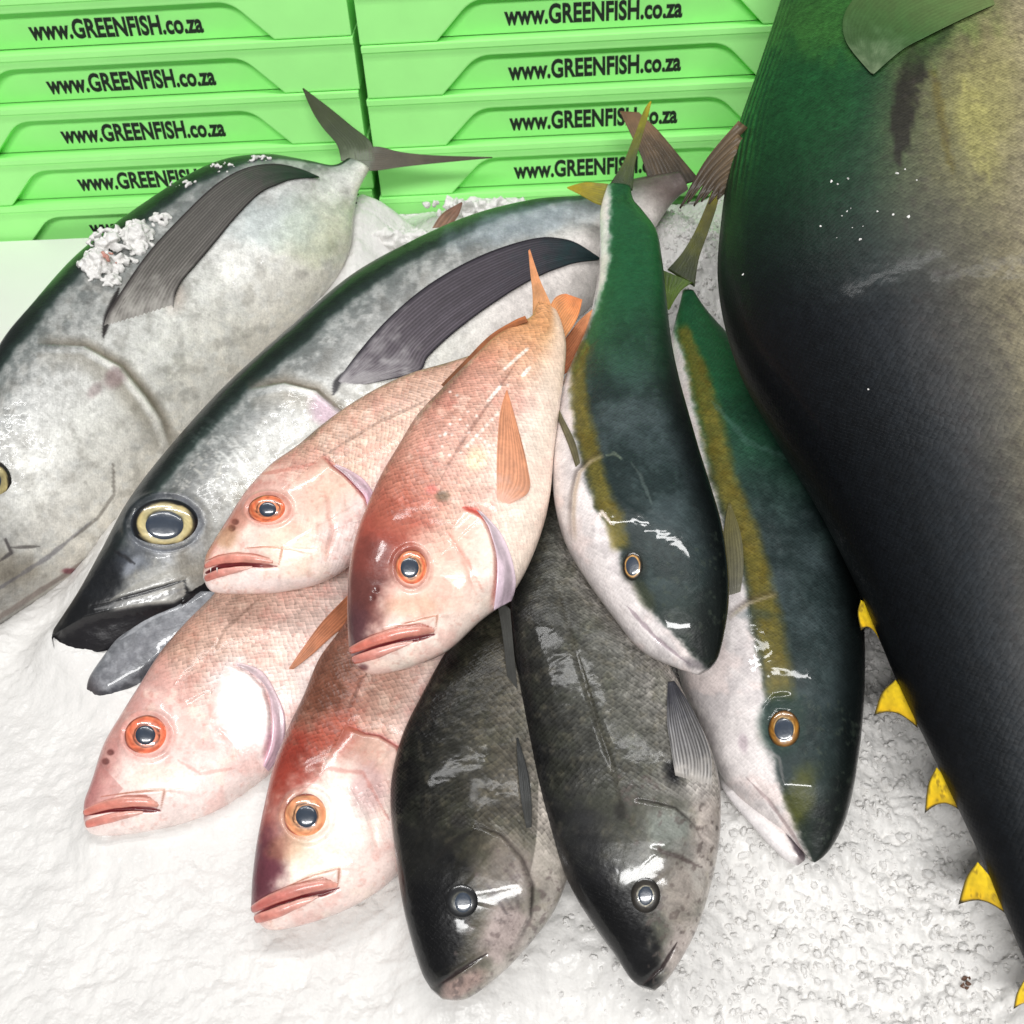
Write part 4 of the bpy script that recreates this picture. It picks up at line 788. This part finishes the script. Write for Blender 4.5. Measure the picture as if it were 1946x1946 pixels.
def exS4(p):
    p.ring(582, 1551, 43, 43, 0.0024, (196, 150, 120), 0.5)
    p.blob(560, 1455, 90, 62, (140, 50, 38), 0.85, -50, ns=14); p.blob(640, 1390, 70, 50, (170, 80, 62), 0.7, -50, ns=14); p.blob(650, 1530, 90, 100, (252, 242, 232), 0.95, -20); p.blob(590, 1630, 60, 42, (246, 232, 210), 0.7, -20)  # pale cheek blob: whitish skin with its highlight painted in
    p.blob(497, 1650, 46, 100, (92, 46, 56), 0.95, 8); p.blob(545, 1610, 40, 30, (190, 140, 100), 0.4); p.blob(700, 1500, 40, 60, (176, 130, 130), 0.55); p.blob(612, 1290, 90, 70, (104, 62, 46), 0.85, -60, ns=14)
    p.stroke([(560, 1520), (620, 1460), (690, 1470), (740, 1560)], 5, (190, 120, 110), 0.5, 4)
rS4 = root_at((650, 1500), 'red snapper with dark red nape and white cheek, between pale snapper and blackish bream', 'red_snapper', 'fish', G_S)
fS4 = body(rS4, stS4, [(0, 0.048), (0.3, 0.064), (0.6, 0.085), (1, 0.11)], TH_S, M['snapper'], snapper_paint((140, 92, 76), (206, 168, 152), (238, 214, 206), (246, 224, 212), (146, 72, 62), (0.16, (116, 64, 72)),
    [(654, 1378), (692, 1397), (721, 1402), (755, 1423), (775, 1470)], lipS4, [(513, 1606), (509, 1622)], [(654, 1371), (669, 1333), (688, 1289), (699, 1278)], [(660, 1480), (700, 1540), (715, 1610)], exS4, seed=130), k=0.55, bright=0.95, nu=360, nt=210, key='S4', sunk=0.02)
eye(fS4, 582, 1551, 43, 43, 20.5, SNAP_RINGS((238, 176, 128), (234, 150, 106)), 0.42, pry=21, poff=(1, 1))
snapper_lips(fS4, lipS4, (206, 104, 96), 1.05)
stS1 = [(386, 1085, 387, 1100), (392, 1055, 395, 1118), (404, 1033, 412, 1127), (435, 983, 465, 1129), (466, 934, 530, 1126), (512, 884, 610, 1108), (562, 848, 672, 1070), (609, 809, 735, 1010), (655, 775, 790, 960), (717, 738, 850, 905), (780, 710, 900, 850), (850, 690, 950, 790), (910, 670, 980, 740), (970, 645, 1000, 690)]
lipS1 = ([(390, 1066), (415, 1056), (450, 1052), (484, 1054), (514, 1062)], [(392, 1088), (420, 1075), (452, 1071), (484, 1073), (525, 1076)], [(391, 1106), (415, 1098), (450, 1090), (482, 1080)], [(466, 1042), (500, 1040), (537, 1041), (530, 1072)])
def exS1(p):
    p.ring(510, 968, 39, 28, 0.0022, (196, 120, 104), 0.5)
    p.blob(560, 1040, 70, 60, (240, 208, 180), 0.5); p.blob(450, 985, 30, 26, (176, 112, 92), 0.55, -50); p.blob(430, 1020, 26, 24, (176, 134, 98), 0.6); p.blob(540, 1110, 90, 14, (246, 226, 220), 0.7)
    p.stroke([(500, 900), (560, 890), (600, 880)], 5, (200, 130, 115), 0.6, 3); p.blob(410, 1085, 18, 9, (60, 18, 22), 0.95, -12, nz=0.1)
rS1 = root_at((600, 980), 'red snapper with parted lips showing teeth, resting on the gold-eyed tuna', 'red_snapper', 'fish', G_S)
fS1 = body(rS1, stS1, [(0, 0.155), (0.3, 0.175), (0.6, 0.195), (1, 0.21)], TH_S, M['snapper'], snapper_paint((194, 154, 134), (226, 194, 174), (246, 226, 220), (240, 208, 194), (196, 132, 120), (0.14, (176, 116, 84)),
    [(611, 866), (630, 887), (656, 908), (677, 930), (694, 951), (705, 985)], lipS1, [(447, 992), (441, 1004)], [(612, 868), (655, 840), (717, 803), (779, 775), (810, 760)], [(618, 938), (635, 1010), (618, 1065)], exS1, seed=160), k=0.55, bright=0.95, nu=360, nt=210, key='S1', sunk=False)
eye(fS1, 510, 968, 39, 28, 17, SNAP_RINGS((240, 150, 104), (234, 112, 72)), 0.42, pry=14, poff=(0, 1))
snapper_lips(fS1, lipS1, (232, 140, 124), 0.95)
for x in (404, 415):
    P_, N_ = surf(fS1, [(x, 1078), (x + 1, 1090)], 0.0035)
    a, b = P_; r_ = 0.0009; q = norm(np.cross(b - a, N_[0]))
    mesh_obj('tooth', [a + q * r_, a - q * r_, a + N_[0] * r_, b], [(0, 1, 3), (1, 2, 3), (2, 0, 3), (0, 2, 1)], M['counter'], rS1)
fin(fS1, 'gill_flap', [(632, 884), (656, 903), (677, 925), (694, 946), (700, 975)], [(640, 882), (668, 895), (695, 915), (712, 945), (712, 980)], (226, 196, 200), (214, 176, 196), 1, 0.001, mat='flesh', n=26, m=8)
fin(fS1, 'tail_fin', [(1020, 690), (1060, 660), (1100, 610), (1127, 587)], [(1040, 730), (1085, 702), (1112, 660), (1129, 590)], (190, 108, 72), (216, 146, 100), 12, 0.0, 'plane', 0.002, at=on_ground([(1090, 650)], 0.205)[0], pn=(0.2, -0.5, 1))
stS2 = [(662, 1225, 672, 1260), (660, 1190, 705, 1281), (659, 1142, 775, 1269), (662, 1080, 850, 1237), (675, 1017, 915, 1178), (695, 965, 965, 1138), (722, 905, 1000, 1085), (755, 850, 1030, 1010), (790, 793, 1046, 940), (835, 744, 1053, 860), (888, 691, 1064, 775), (935, 645, 1073, 705), (975, 617, 1076, 655), (1008, 603, 1068, 615), (1022, 575, 1058, 590)]
lipS2 = ([(666, 1226), (709, 1207), (755, 1193), (799, 1187), (825, 1194)], [(667, 1249), (709, 1232), (755, 1219), (793, 1213), (825, 1205)], [(676, 1258), (715, 1249), (750, 1236), (785, 1222)], [(749, 1191), (795, 1178), (831, 1170), (828, 1198)])
def exS2(p):
    p.ring(782, 1080, 31, 36, 0.0022, (150, 86, 74), 0.6)
    p.blob(730, 1005, 90, 70, (160, 76, 62), 0.9, -20, ns=14); p.blob(760, 940, 90, 80, (180, 104, 84), 0.6); p.blob(686, 1125, 58, 90, (98, 54, 50), 0.95, 5); p.blob(674, 1200, 34, 60, (84, 52, 56), 0.95, 5); p.blob(705, 1055, 56, 46, (120, 60, 52), 0.85)
    p.blob(850, 1100, 70, 80, (232, 184, 164), 0.55); p.blob(780, 1150, 60, 30, (222, 178, 150), 0.6); p.blob(842, 942, 16, 12, (110, 92, 72), 0.8); p.blob(820, 930, 14, 10, (206, 110, 100), 0.7)
    p.mix(sstep(0.72, 0.95, p.U), (206, 148, 92), 0.75); p.mix(sstep(0.6, 0.9, p.V) * sstep(0.35, 0.45, p.U), (246, 226, 208), 0.7)
    p.blob(905, 870, 22, 26, (236, 224, 180), 0.6); p.blob(690, 1268, 14, 9, (90, 40, 44), 0.8)
    for (a, b) in (((888, 847), (944, 788)), ((929, 760), (950, 735)), ((995, 712), (1005, 700)), ((960, 700), (1000, 665))):
        k = 7
        for i in range(k): p.blob(a[0] + (b[0] - a[0]) * i / (k - 1), a[1] + (b[1] - a[1]) * i / (k - 1), 6, 4, (250, 238, 226), 0.8, -40, nz=0.2)
    for i in range(26):
        q = random.Random(i); p.blob(860 + q.uniform(-40, 110), 800 + q.uniform(-70, 70), 3.5, 3, (248, 236, 226), 0.75, nz=0.1)
    p.stroke([(880, 965), (905, 972), (922, 992)], 9, (206, 84, 70), 0.85, 2); p.stroke([(850, 1010), (890, 1070), (915, 1120)], 4, (206, 140, 124), 0.5, 3)
rS2 = root_at((850, 1000), 'largest red snapper on top of the pile with dark snout and orange pectoral fin', 'red_snapper', 'fish', G_S)
fS2 = body(rS2, stS2, [(0, 0.165), (0.3, 0.19), (0.6, 0.225), (1, 0.25)], TH_S, M['snapper'], snapper_paint((192, 138, 120), (222, 180, 162), (248, 230, 218), (232, 192, 178), (150, 82, 72), (0.12, (110, 66, 64)),
    [(878, 963), (917, 983), (932, 1017), (942, 1058), (942, 1104), (934, 1151)], lipS2, [(715, 1121), (708, 1136)], [(833, 921), (855, 878), (880, 837), (940, 750), (1000, 660)], [(850, 1010), (885, 1065), (905, 1130)], exS2, seed=190), k=0.55, bright=0.95, nu=360, nt=210, key='S2', sunk=False)
eye(fS2, 782, 1080, 31, 36, 17.5, SNAP_RINGS((240, 172, 120), (234, 108, 74)), 0.42, pry=19, poff=(-3, 0))
snapper_lips(fS2, lipS2, (222, 116, 98), 1.05)
fin(fS2, 'gill_flap', [(905, 968), (925, 995), (936, 1025), (944, 1060), (944, 1104), (938, 1160)], [(915, 972), (950, 1010), (971, 1056), (980, 1100), (978, 1125), (972, 1142)], (238, 218, 224), (224, 200, 214), 1, 0.001, mat='flesh', n=34, m=10)
fin(fS2, 'pectoral_fin', [(945, 962), (944, 893), (946, 831), (951, 781), (962, 742)], [(960, 962), (1004, 935), (1003, 890), (985, 815), (964, 741)], (236, 172, 140), (236, 160, 118), 9, 0.0015, basec=(232, 184, 164), n=36, ridge=0.0007)
fin(fS2, 'tail_fin', [(1012, 600), (1012, 560), (1008, 520), (1004, 475)], [(1062, 615), (1046, 575), (1026, 530), (1007, 473)], (214, 156, 104), (232, 158, 110), 12, -0.001, 'plane', 0.0025)
fin(fS2, 'tail_fin', [(1040, 590), (1052, 566), (1064, 557), (1076, 555)], [(1066, 650), (1086, 622), (1100, 595), (1107, 566)], (222, 156, 100), (232, 140, 84), 14, -0.004, 'plane', 0.0025)
fin(fS2, 'dorsal_fin', [(742, 862), (785, 792), (832, 738), (884, 684), (930, 638), (975, 610), (998, 600)], [(756, 862), (796, 796), (842, 744), (892, 692), (940, 648), (982, 620), (1004, 612)], (104, 66, 44), (176, 104, 60), 2, 0.0, 'plane', 0.0025, at=on_ground([(880, 700)], 0.235)[0], n=60)

# ---- the upper yellowtail
stY1 = [(1350, 1270, 1325, 1282), (1366, 1247, 1285, 1268), (1380, 1190, 1217, 1234), (1386, 1130, 1160, 1165), (1382, 1060, 1112, 1098), (1371, 995, 1075, 1035), (1352, 930, 1055, 965), (1330, 860, 1049, 895), (1310, 790, 1053, 825), (1292, 725, 1066, 745), (1278, 660, 1090, 685), (1270, 600, 1115, 625), (1264, 540, 1130, 565), (1258, 490, 1138, 510), (1248, 440, 1140, 455), (1222, 402, 1140, 410), (1204, 380, 1146, 378), (1198, 355, 1155, 352)]
whY1 = [(1345, 1275), (1311, 1243), (1270, 1197), (1230, 1153), (1202, 1110), (1180, 1073), (1172, 1023), (1158, 1004), (1130, 964), (1115, 917), (1106, 877), (1093, 830), (1086, 778), (1086, 700), (1108, 640), (1135, 580), (1156, 500), (1158, 430), (1158, 350)]
def exY1(p):
    p.blob(1350, 1200, 40, 100, (14, 18, 18), 0.7, 5); p.mix(sstep(0.6, 0.8, p.n(9, 3)) * p.dk * (p.U < 0.3), (66, 74, 62), 0.5)
    p.blob(1203, 1077, 26, 36, (30, 36, 30), 0.9, 0, soft=0.5, nz=0.1); p.blob(1225, 1130, 16, 46, (60, 64, 44), 0.6, -30)
    p.stroke([(1125, 1000), (1145, 975), (1165, 1000)], 5, (240, 226, 222), 0.8, 2); p.step([(1134, 1040), (1136, 1000), (1148, 972)], 0.003, 30, -1)
    p.stroke([(1190, 1150), (1250, 1215), (1310, 1262)], 5, (150, 130, 140), 0.55, 3); p.groove([(1200, 1165), (1250, 1215), (1310, 1262)], 5, 0.0016)
    p.blob(1320, 1262, 26, 12, (110, 104, 108), 0.6, 20); p.stroke([(1150, 866), (1168, 862), (1184, 874)], 4, (120, 130, 110), 0.6, 2)
    p.blob(1200, 790, 70, 40, (84, 96, 98), 0.5); p.stroke([(1200, 880), (1215, 900), (1240, 960)], 3, (100, 112, 108), 0.5, 3)
rY1 = root_at((1230, 850), 'upper dark green yellowtail lying on top, tail fin up against the crates', 'yellowtail_fish', 'fish', G_Y)
fY1 = body(rY1, stY1, [(0, 0.165), (0.3, 0.19), (0.6, 0.21), (1, 0.22)], [(0, 0.6), (0.15, 0.75), (0.5, 0.7), (0.85, 0.6), (1, 0.5)], M['yellowtail'],
    yellowtail_paint([(1182, 1052), (1168, 989), (1149, 955), (1137, 917), (1127, 874), (1115, 830), (1103, 778), (1097, 700), (1115, 640)], [20, 22, 22, 20, 20, 22, 20, 17, 8], whY1, [(1093, 1030), (1090, 980), (1093, 936), (1102, 899), (1124, 877), (1149, 865)], 76, 1, exY1, (1203, 1077, 26)), k=0.55, nside=(-0.1, 0, 0), key='Y1', nu=300, nt=150, sunk=False)
eye(fY1, 1202, 1076, 19, 27, 12, [(0, (50, 56, 66)), (0.62, (46, 46, 50)), (0.68, (232, 180, 110)), (0.76, (200, 150, 84)), (0.82, (40, 30, 22)), (1, (30, 34, 28))], 0.3, pry=18)
fin(fY1, 'tail_fin', [(1150, 362), (1182, 312), (1204, 260), (1224, 208), (1236, 191)], [(1202, 362), (1208, 305), (1220, 260), (1233, 215), (1238, 192)], (30, 52, 20), (176, 160, 24), 10, -0.001, 'plane', 0.003, ridge=0.0003)
fin(fY1, 'tail_fin', [(1156, 348), (1136, 346), (1110, 345), (1077, 354)], [(1150, 392), (1128, 384), (1104, 370), (1078, 357)], (120, 116, 40), (190, 168, 24), 10, -0.002, 'plane', 0.003, ridge=0.0003)
fin(fY1, 'pectoral_fin', [(1096, 894), (1080, 846), (1058, 790), (1043, 732)], [(1104, 886), (1092, 838), (1066, 785), (1044, 731)], (96, 90, 66), (126, 122, 92), 3, 0.004, n=24)

# ================================================================== counter and crushed ice
def box(name, lo, hi, mat, kind):
    V = [(x, y, z) for z in (lo[2], hi[2]) for y in (lo[1], hi[1]) for x in (lo[0], hi[0])]
    F = [(0, 2, 3, 1), (4, 5, 7, 6), (0, 1, 5, 4), (2, 6, 7, 3), (0, 4, 6, 2), (1, 3, 7, 5)]
    o = mesh_obj(name, V, F, mat, smooth=False); o['kind'] = kind; return o
# sloping slab that carries the ice, its back edge against the crates
yb0 = 1.78 - 0.005
V = []
for x in (-1.5, 1.5):
    yb = C0[1] + (x) * math.tan(CY) - 0.008
    for y in (-0.4, yb):
        V += [(x, y, ground(y) - 0.06), (x, y, ground(y) - 0.004)]
cnt = mesh_obj('counter', V, [(1, 5, 7, 3), (0, 2, 6, 4), (0, 4, 5, 1), (2, 3, 7, 6), (0, 1, 3, 2), (4, 6, 7, 5)], M['counter'], smooth=False); cnt['kind'] = 'structure'

# ice surface: rises under every fish that lies in it
gx = np.arange(-1.15, 1.2, 0.01); gy = np.arange(0.12, 1.80, 0.01)
GX, GY = np.meshgrid(gx, gy, indexing='ij'); Z = ground(GY) + 0.016
Z0 = Z.copy()
for f in BODIES.values():
    if not f.sunk: continue
    b = f.bot; i = np.round((b[:, 0] - gx[0]) / 0.01).astype(int); j = np.round((b[:, 1] - gy[0]) / 0.01).astype(int)
    ok = (i >= 0) & (i < len(gx)) & (j >= 0) & (j < len(gy)); tgt = b[:, 2] + 0.010
    tgt = np.minimum(tgt, ground(b[:, 1]) + f.cap); acc = np.full(Z.shape, 9.0); np.minimum.at(acc, (i[ok], j[ok]), tgt[ok]); Z = np.where(acc < 9, np.maximum(Z, acc), Z)
for _ in range(45):
    s_ = 0.0095; p_ = np.pad(Z, 1, mode='edge')
    Z = np.maximum(Z, np.maximum.reduce([p_[:-2, 1:-1], p_[2:, 1:-1], p_[1:-1, :-2], p_[1:-1, 2:]]) - s_)
for _ in range(4):
    p_ = np.pad(Z, 1, mode='edge'); Z = (p_[1:-1, 1:-1] * 2 + p_[:-2, 1:-1] + p_[2:, 1:-1] + p_[1:-1, :-2] + p_[1:-1, 2:]) / 6
# heap of ice along the foot of the crates, behind the tunas
for (px, dep, hh, sx, sy) in (((745, 455), 1.70, 0.02, 0.10, 0.05), ((930, 400), 1.70, 0.035, 0.13, 0.05), ((1290, 460), 1.50, 0.05, 0.10, 0.12)):
    q = on_depth([px], dep)[0]; top_ = q[2]; bz = np.exp(-((GX - q[0]) / sx) ** 2 - ((GY - q[1]) / sy) ** 2)
    Z = np.maximum(Z, Z0 + (top_ - ground(q[1])) * bz)
def bil(Zg, x, y):
    a = np.clip((x - gx[0]) / 0.01, 0, len(gx) - 1.001); b = np.clip((y - gy[0]) / 0.01, 0, len(gy) - 1.001); i = a.astype(int); j = b.astype(int); u = a - i; v = b - j
    return Zg[i, j] * (1 - u) * (1 - v) + Zg[i + 1, j] * u * (1 - v) + Zg[i, j + 1] * (1 - u) * v + Zg[i + 1, j + 1] * u * v
def cells(x, y, s, seed):
    """crushed pieces: each cell is a tilted facet"""
    X, Y = x / s, y / s; i0, j0 = np.floor(X), np.floor(Y); best = np.full(X.shape, 9.0); out = np.zeros(X.shape); bd2 = np.full(X.shape, 9.0)
    for di in (-1, 0, 1):
        for dj in (-1, 0, 1):
            i, j = i0 + di, j0 + dj
            cx = i + 0.15 + 0.7 * _h(i, j, seed); cy = j + 0.15 + 0.7 * _h(i, j, seed + 1); dx, dy = X - cx, Y - cy; d = np.hypot(dx, dy)
            hgt = _h(i, j, seed + 2) + 1.5 * (dx * (_h(i, j, seed + 3) - 0.5) + dy * (_h(i, j, seed + 4) - 0.5)) - 0.3 * d
            m = d < best; bd2 = np.where(m, best, np.minimum(bd2, d)); out = np.where(m, hgt, out); best = np.where(m, d, best)
    return out - 0.16 * np.exp(-((bd2 - best) / 0.12) ** 2)
STEP = 0.0026
fx = np.arange(-0.86, 0.98, STEP); fy = np.arange(0.26, 1.79, STEP); FX, FY = np.meshgrid(fx, fy, indexing='ij')
amp = 0.26 + 0.44 * sstep(-0.22, 0.30, FX) + 0.3 * (fbm(FX * 5, FY * 5, 40) - 0.5)
FZ = bil(Z, FX, FY) + amp * (0.0060 * (cells(FX + 0.02 * fbm(FX * 30, FY * 30, 3), FY, 0.019, 11) - 0.5) + 0.0045 * (cells(FX + 0.01 * fbm(FX * 60, FY * 60, 9), FY, 0.009, 23) - 0.5) + 0.0022 * (cells(FX, FY, 0.0048, 33) - 0.5)) + 0.012 * (fbm(FX * 6, FY * 6, 44) - 0.5) + 0.0028 * (fbm(FX * 30, FY * 30, 47) - 0.5)
# the bare corner of the counter, back left
bare = (FX < -0.62 - 0.10 * (FY - 1.2) + 0.03 * fbm(FX * 9, FY * 9, 5)) & (FY > 1.12)
FZ = np.where(bare, ground(FY) - 0.03, FZ)
yb = C0[1] + FX * math.tan(CY) - 0.012
FYc = np.minimum(FY, yb)
Vice = np.stack([FX, FYc, FZ], -1).reshape(-1, 3)
ice = mesh_obj('crushed_ice', Vice, grid_faces(len(fx), len(fy)), M['ice']); ice['kind'] = 'stuff'

# loose lumps of ice
def lump(seed):
    r = np.random.default_rng(seed); t = (1 + 5 ** 0.5) / 2
    V = A_([(-1, t, 0), (1, t, 0), (-1, -t, 0), (1, -t, 0), (0, -1, t), (0, 1, t), (0, -1, -t), (0, 1, -t), (t, 0, -1), (t, 0, 1), (-t, 0, -1), (-t, 0, 1)]) / 1.9
    F = [(0, 11, 5), (0, 5, 1), (0, 1, 7), (0, 7, 10), (0, 10, 11), (1, 5, 9), (5, 11, 4), (11, 10, 2), (10, 7, 6), (7, 1, 8), (3, 9, 4), (3, 4, 2), (3, 2, 6), (3, 6, 8), (3, 8, 9), (4, 9, 5), (2, 4, 11), (6, 2, 10), (8, 6, 7), (9, 8, 1)]
    V = V * r.uniform(0.5, 1.25, (12, 1)) * r.uniform(0.65, 1.2, (1, 3)); return V, F
LUMPS = [lump(s) for s in range(14)]
def lumps(name, P, S, seed, mat, smooth=False, melt=0.0):
    r = np.random.default_rng(seed); VV = []; FF = []; off = 0
    for p, s in zip(P, S):
        V, F = LUMPS[r.integers(len(LUMPS))]; q = r.normal(size=(3, 3)); q, _ = np.linalg.qr(q)
        VV.append(V @ q * s + p); FF += [tuple(i + off for i in f) for f in F]; off += 12
    o = mesh_obj(name, np.vstack(VV), FF, mat, smooth=smooth); o['kind'] = 'stuff'
    if melt:
        md = o.modifiers.new('melt', 'REMESH'); md.mode = 'VOXEL'; md.voxel_size = melt; md.use_smooth_shade = True
    return o
r = np.random.default_rng(5); N_ = 46000
lx = r.uniform(-0.78, 0.86, N_); ly = r.uniform(0.30, 1.74, N_)
keep = r.uniform(size=N_) < sstep(-0.10, 0.10, lx + 0.2 * (fbm(lx * 6, ly * 6, 8) - 0.5)) ** 1.5; lx, ly = lx[keep], ly[keep]
bb = (lx < -0.60 - 0.10 * (ly - 1.2)) & (ly > 1.1); lx, ly = lx[~bb], ly[~bb]
ii = np.clip(((lx - fx[0]) / STEP).astype(int), 0, len(fx) - 1); jj = np.clip(((ly - fy[0]) / STEP).astype(int), 0, len(fy) - 1)
sz = (0.0016 + 0.0038 * r.uniform(size=len(lx)) ** 2.2) * (0.45 + 0.55 * sstep(-0.08, 0.16, lx))
chips = mesh_obj('ice_chips', np.stack([lx, ly, FZ[ii, jj] + 0.05 * sz], 1), [], M['clear_ice']); chips['kind'] = 'stuff'
at_ = chips.data.attributes.new('sz', 'FLOAT', 'POINT'); at_.data.foreach_set('value', sz.astype(np.float32))
ng = bpy.data.node_groups.new('scatter_ice', 'GeometryNodeTree')
ng.interface.new_socket('Geometry', in_out='INPUT', socket_type='NodeSocketGeometry'); ng.interface.new_socket('Geometry', in_out='OUTPUT', socket_type='NodeSocketGeometry')
gi = ng.nodes.new('NodeGroupInput'); go_ = ng.nodes.new('NodeGroupOutput'); iop = ng.nodes.new('GeometryNodeInstanceOnPoints'); ico = ng.nodes.new('GeometryNodeMeshIcoSphere')
ico.inputs['Radius'].default_value = 1.0; ico.inputs['Subdivisions'].default_value = 1
rv = ng.nodes.new('FunctionNodeRandomValue'); rv.data_type = 'FLOAT_VECTOR'; rv.inputs[0].default_value = (0, 0, 0); rv.inputs[1].default_value = (6.28, 6.28, 6.28)
rs = ng.nodes.new('FunctionNodeRandomValue'); rs.data_type = 'FLOAT_VECTOR'; rs.inputs[0].default_value = (0.55, 0.55, 0.4); rs.inputs[1].default_value = (1.5, 1.2, 1.0); rs.inputs['Seed'].default_value = 7
na_ = ng.nodes.new('GeometryNodeInputNamedAttribute'); na_.data_type = 'FLOAT'; na_.inputs['Name'].default_value = 'sz'
vs_ = ng.nodes.new('ShaderNodeVectorMath'); vs_.operation = 'SCALE'; sm_ = ng.nodes.new('GeometryNodeSetMaterial'); sm_.inputs['Material'].default_value = M['clear_ice']
lk = ng.links.new
lk(gi.outputs[0], iop.inputs['Points']); lk(ico.outputs['Mesh'], sm_.inputs['Geometry']); lk(sm_.outputs[0], iop.inputs['Instance']); lk(rv.outputs[0], iop.inputs['Rotation'])
lk(rs.outputs[0], vs_.inputs[0]); lk(na_.outputs['Attribute'], vs_.inputs['Scale']); lk(vs_.outputs[0], iop.inputs['Scale']); lk(iop.outputs[0], go_.inputs[0])
chips.modifiers.new('scatter', 'NODES').node_group = ng
def clump(f, region, n, s0, s1, seed, label, hgt=0.012, name='ice_clump'):
    """a handful of ice heaped on a fish"""
    r = np.random.default_rng(seed); P = []; S = []
    for (x, y, rx, ry) in region:
        a = r.uniform(0, 2 * np.pi, n); q = r.uniform(0, 1, n) ** 0.6
        px = np.stack([x + rx * q * np.cos(a), y + ry * q * np.sin(a)], 1); p, nn = surf(f, px)
        P.append(p + nn * (hgt * (1 - q) * r.uniform(0.2, 1, n))[:, None]); S.append(r.uniform(s0, s1, n) * (1.15 - 0.5 * q))
    o = lumps(name, np.vstack(P), np.concatenate(S), seed, M['ice'], melt=0.0016); return o
clump(fA, [(215, 475, 52, 45), (185, 505, 38, 30), (262, 452, 30, 30)], 120, 0.003, 0.010, 3, '', 0.018)
clump(fA, [(305, 418, 22, 14), (212, 535, 20, 12)], 30, 0.003, 0.007, 4, '', 0.008)
clump(fA, [(490, 303, 30, 7), (425, 318, 24, 9), (350, 350, 30, 8)], 16, 0.002, 0.005, 6, '', 0.004)
lumps('ice_clump', surf(fA, [(198, 505), (204, 510), (212, 503), (206, 516), (185, 508), (220, 520)], 0.018)[0], [0.006, 0.005, 0.004, 0.005, 0.004, 0.003], 2, plain_mat('bloody_ice', rgb((196, 140, 126)), 0.3, 0.4, 0.3, 120, 0.6), melt=0.0016)
fl = [(1580, 345), (1592, 350), (1612, 340), (1617, 396), (1610, 402), (1620, 433), (1635, 455), (1590, 452), (1668, 402), (1698, 408), (1726, 412), (1720, 322), (1742, 342), (1412, 522), (1650, 740), (1600, 410), (1560, 430), (1705, 330), (1640, 430)]
lumps('ice_chips', surf(fT, fl, 0.0)[0], np.random.default_rng(4).uniform(0.0006, 0.0016, len(fl)), 8, M['clear_ice'])
P_ = on_ground([(1838, 1845), (1846, 1856), (1834, 1862), (1850, 1842), (1842, 1868)], 0.024); P_[:, 2] = np.interp(0, [0, 1], [0, 0]) + np.array([FZ[int((p[0] - fx[0]) / STEP), int((p[1] - fy[0]) / STEP)] for p in P_]) + 0.001
lumps('dirt_speck', P_, [0.0035, 0.003, 0.0028, 0.002, 0.002], 12, plain_mat('brown_dirt', rgb((96, 66, 48)), 0.6, 0.1, 0.3, 200, 0.8))
def heap(cx, cy, dep, rx, ry, n, seed):
    r = np.random.default_rng(seed); px = np.stack([cx + rx * r.normal(size=n) * 0.5, cy + ry * np.abs(r.normal(size=n)) * 0.6], 1)
    P = on_depth(px, dep + r.uniform(-0.02, 0.02, n)); return lumps('ice_heap', P, r.uniform(0.005, 0.012, n), seed, M['ice'], melt=0.002)
heap(745, 440, 1.60, 95, 34, 190, 21); heap(930, 384, 1.64, 90, 22, 170, 22)
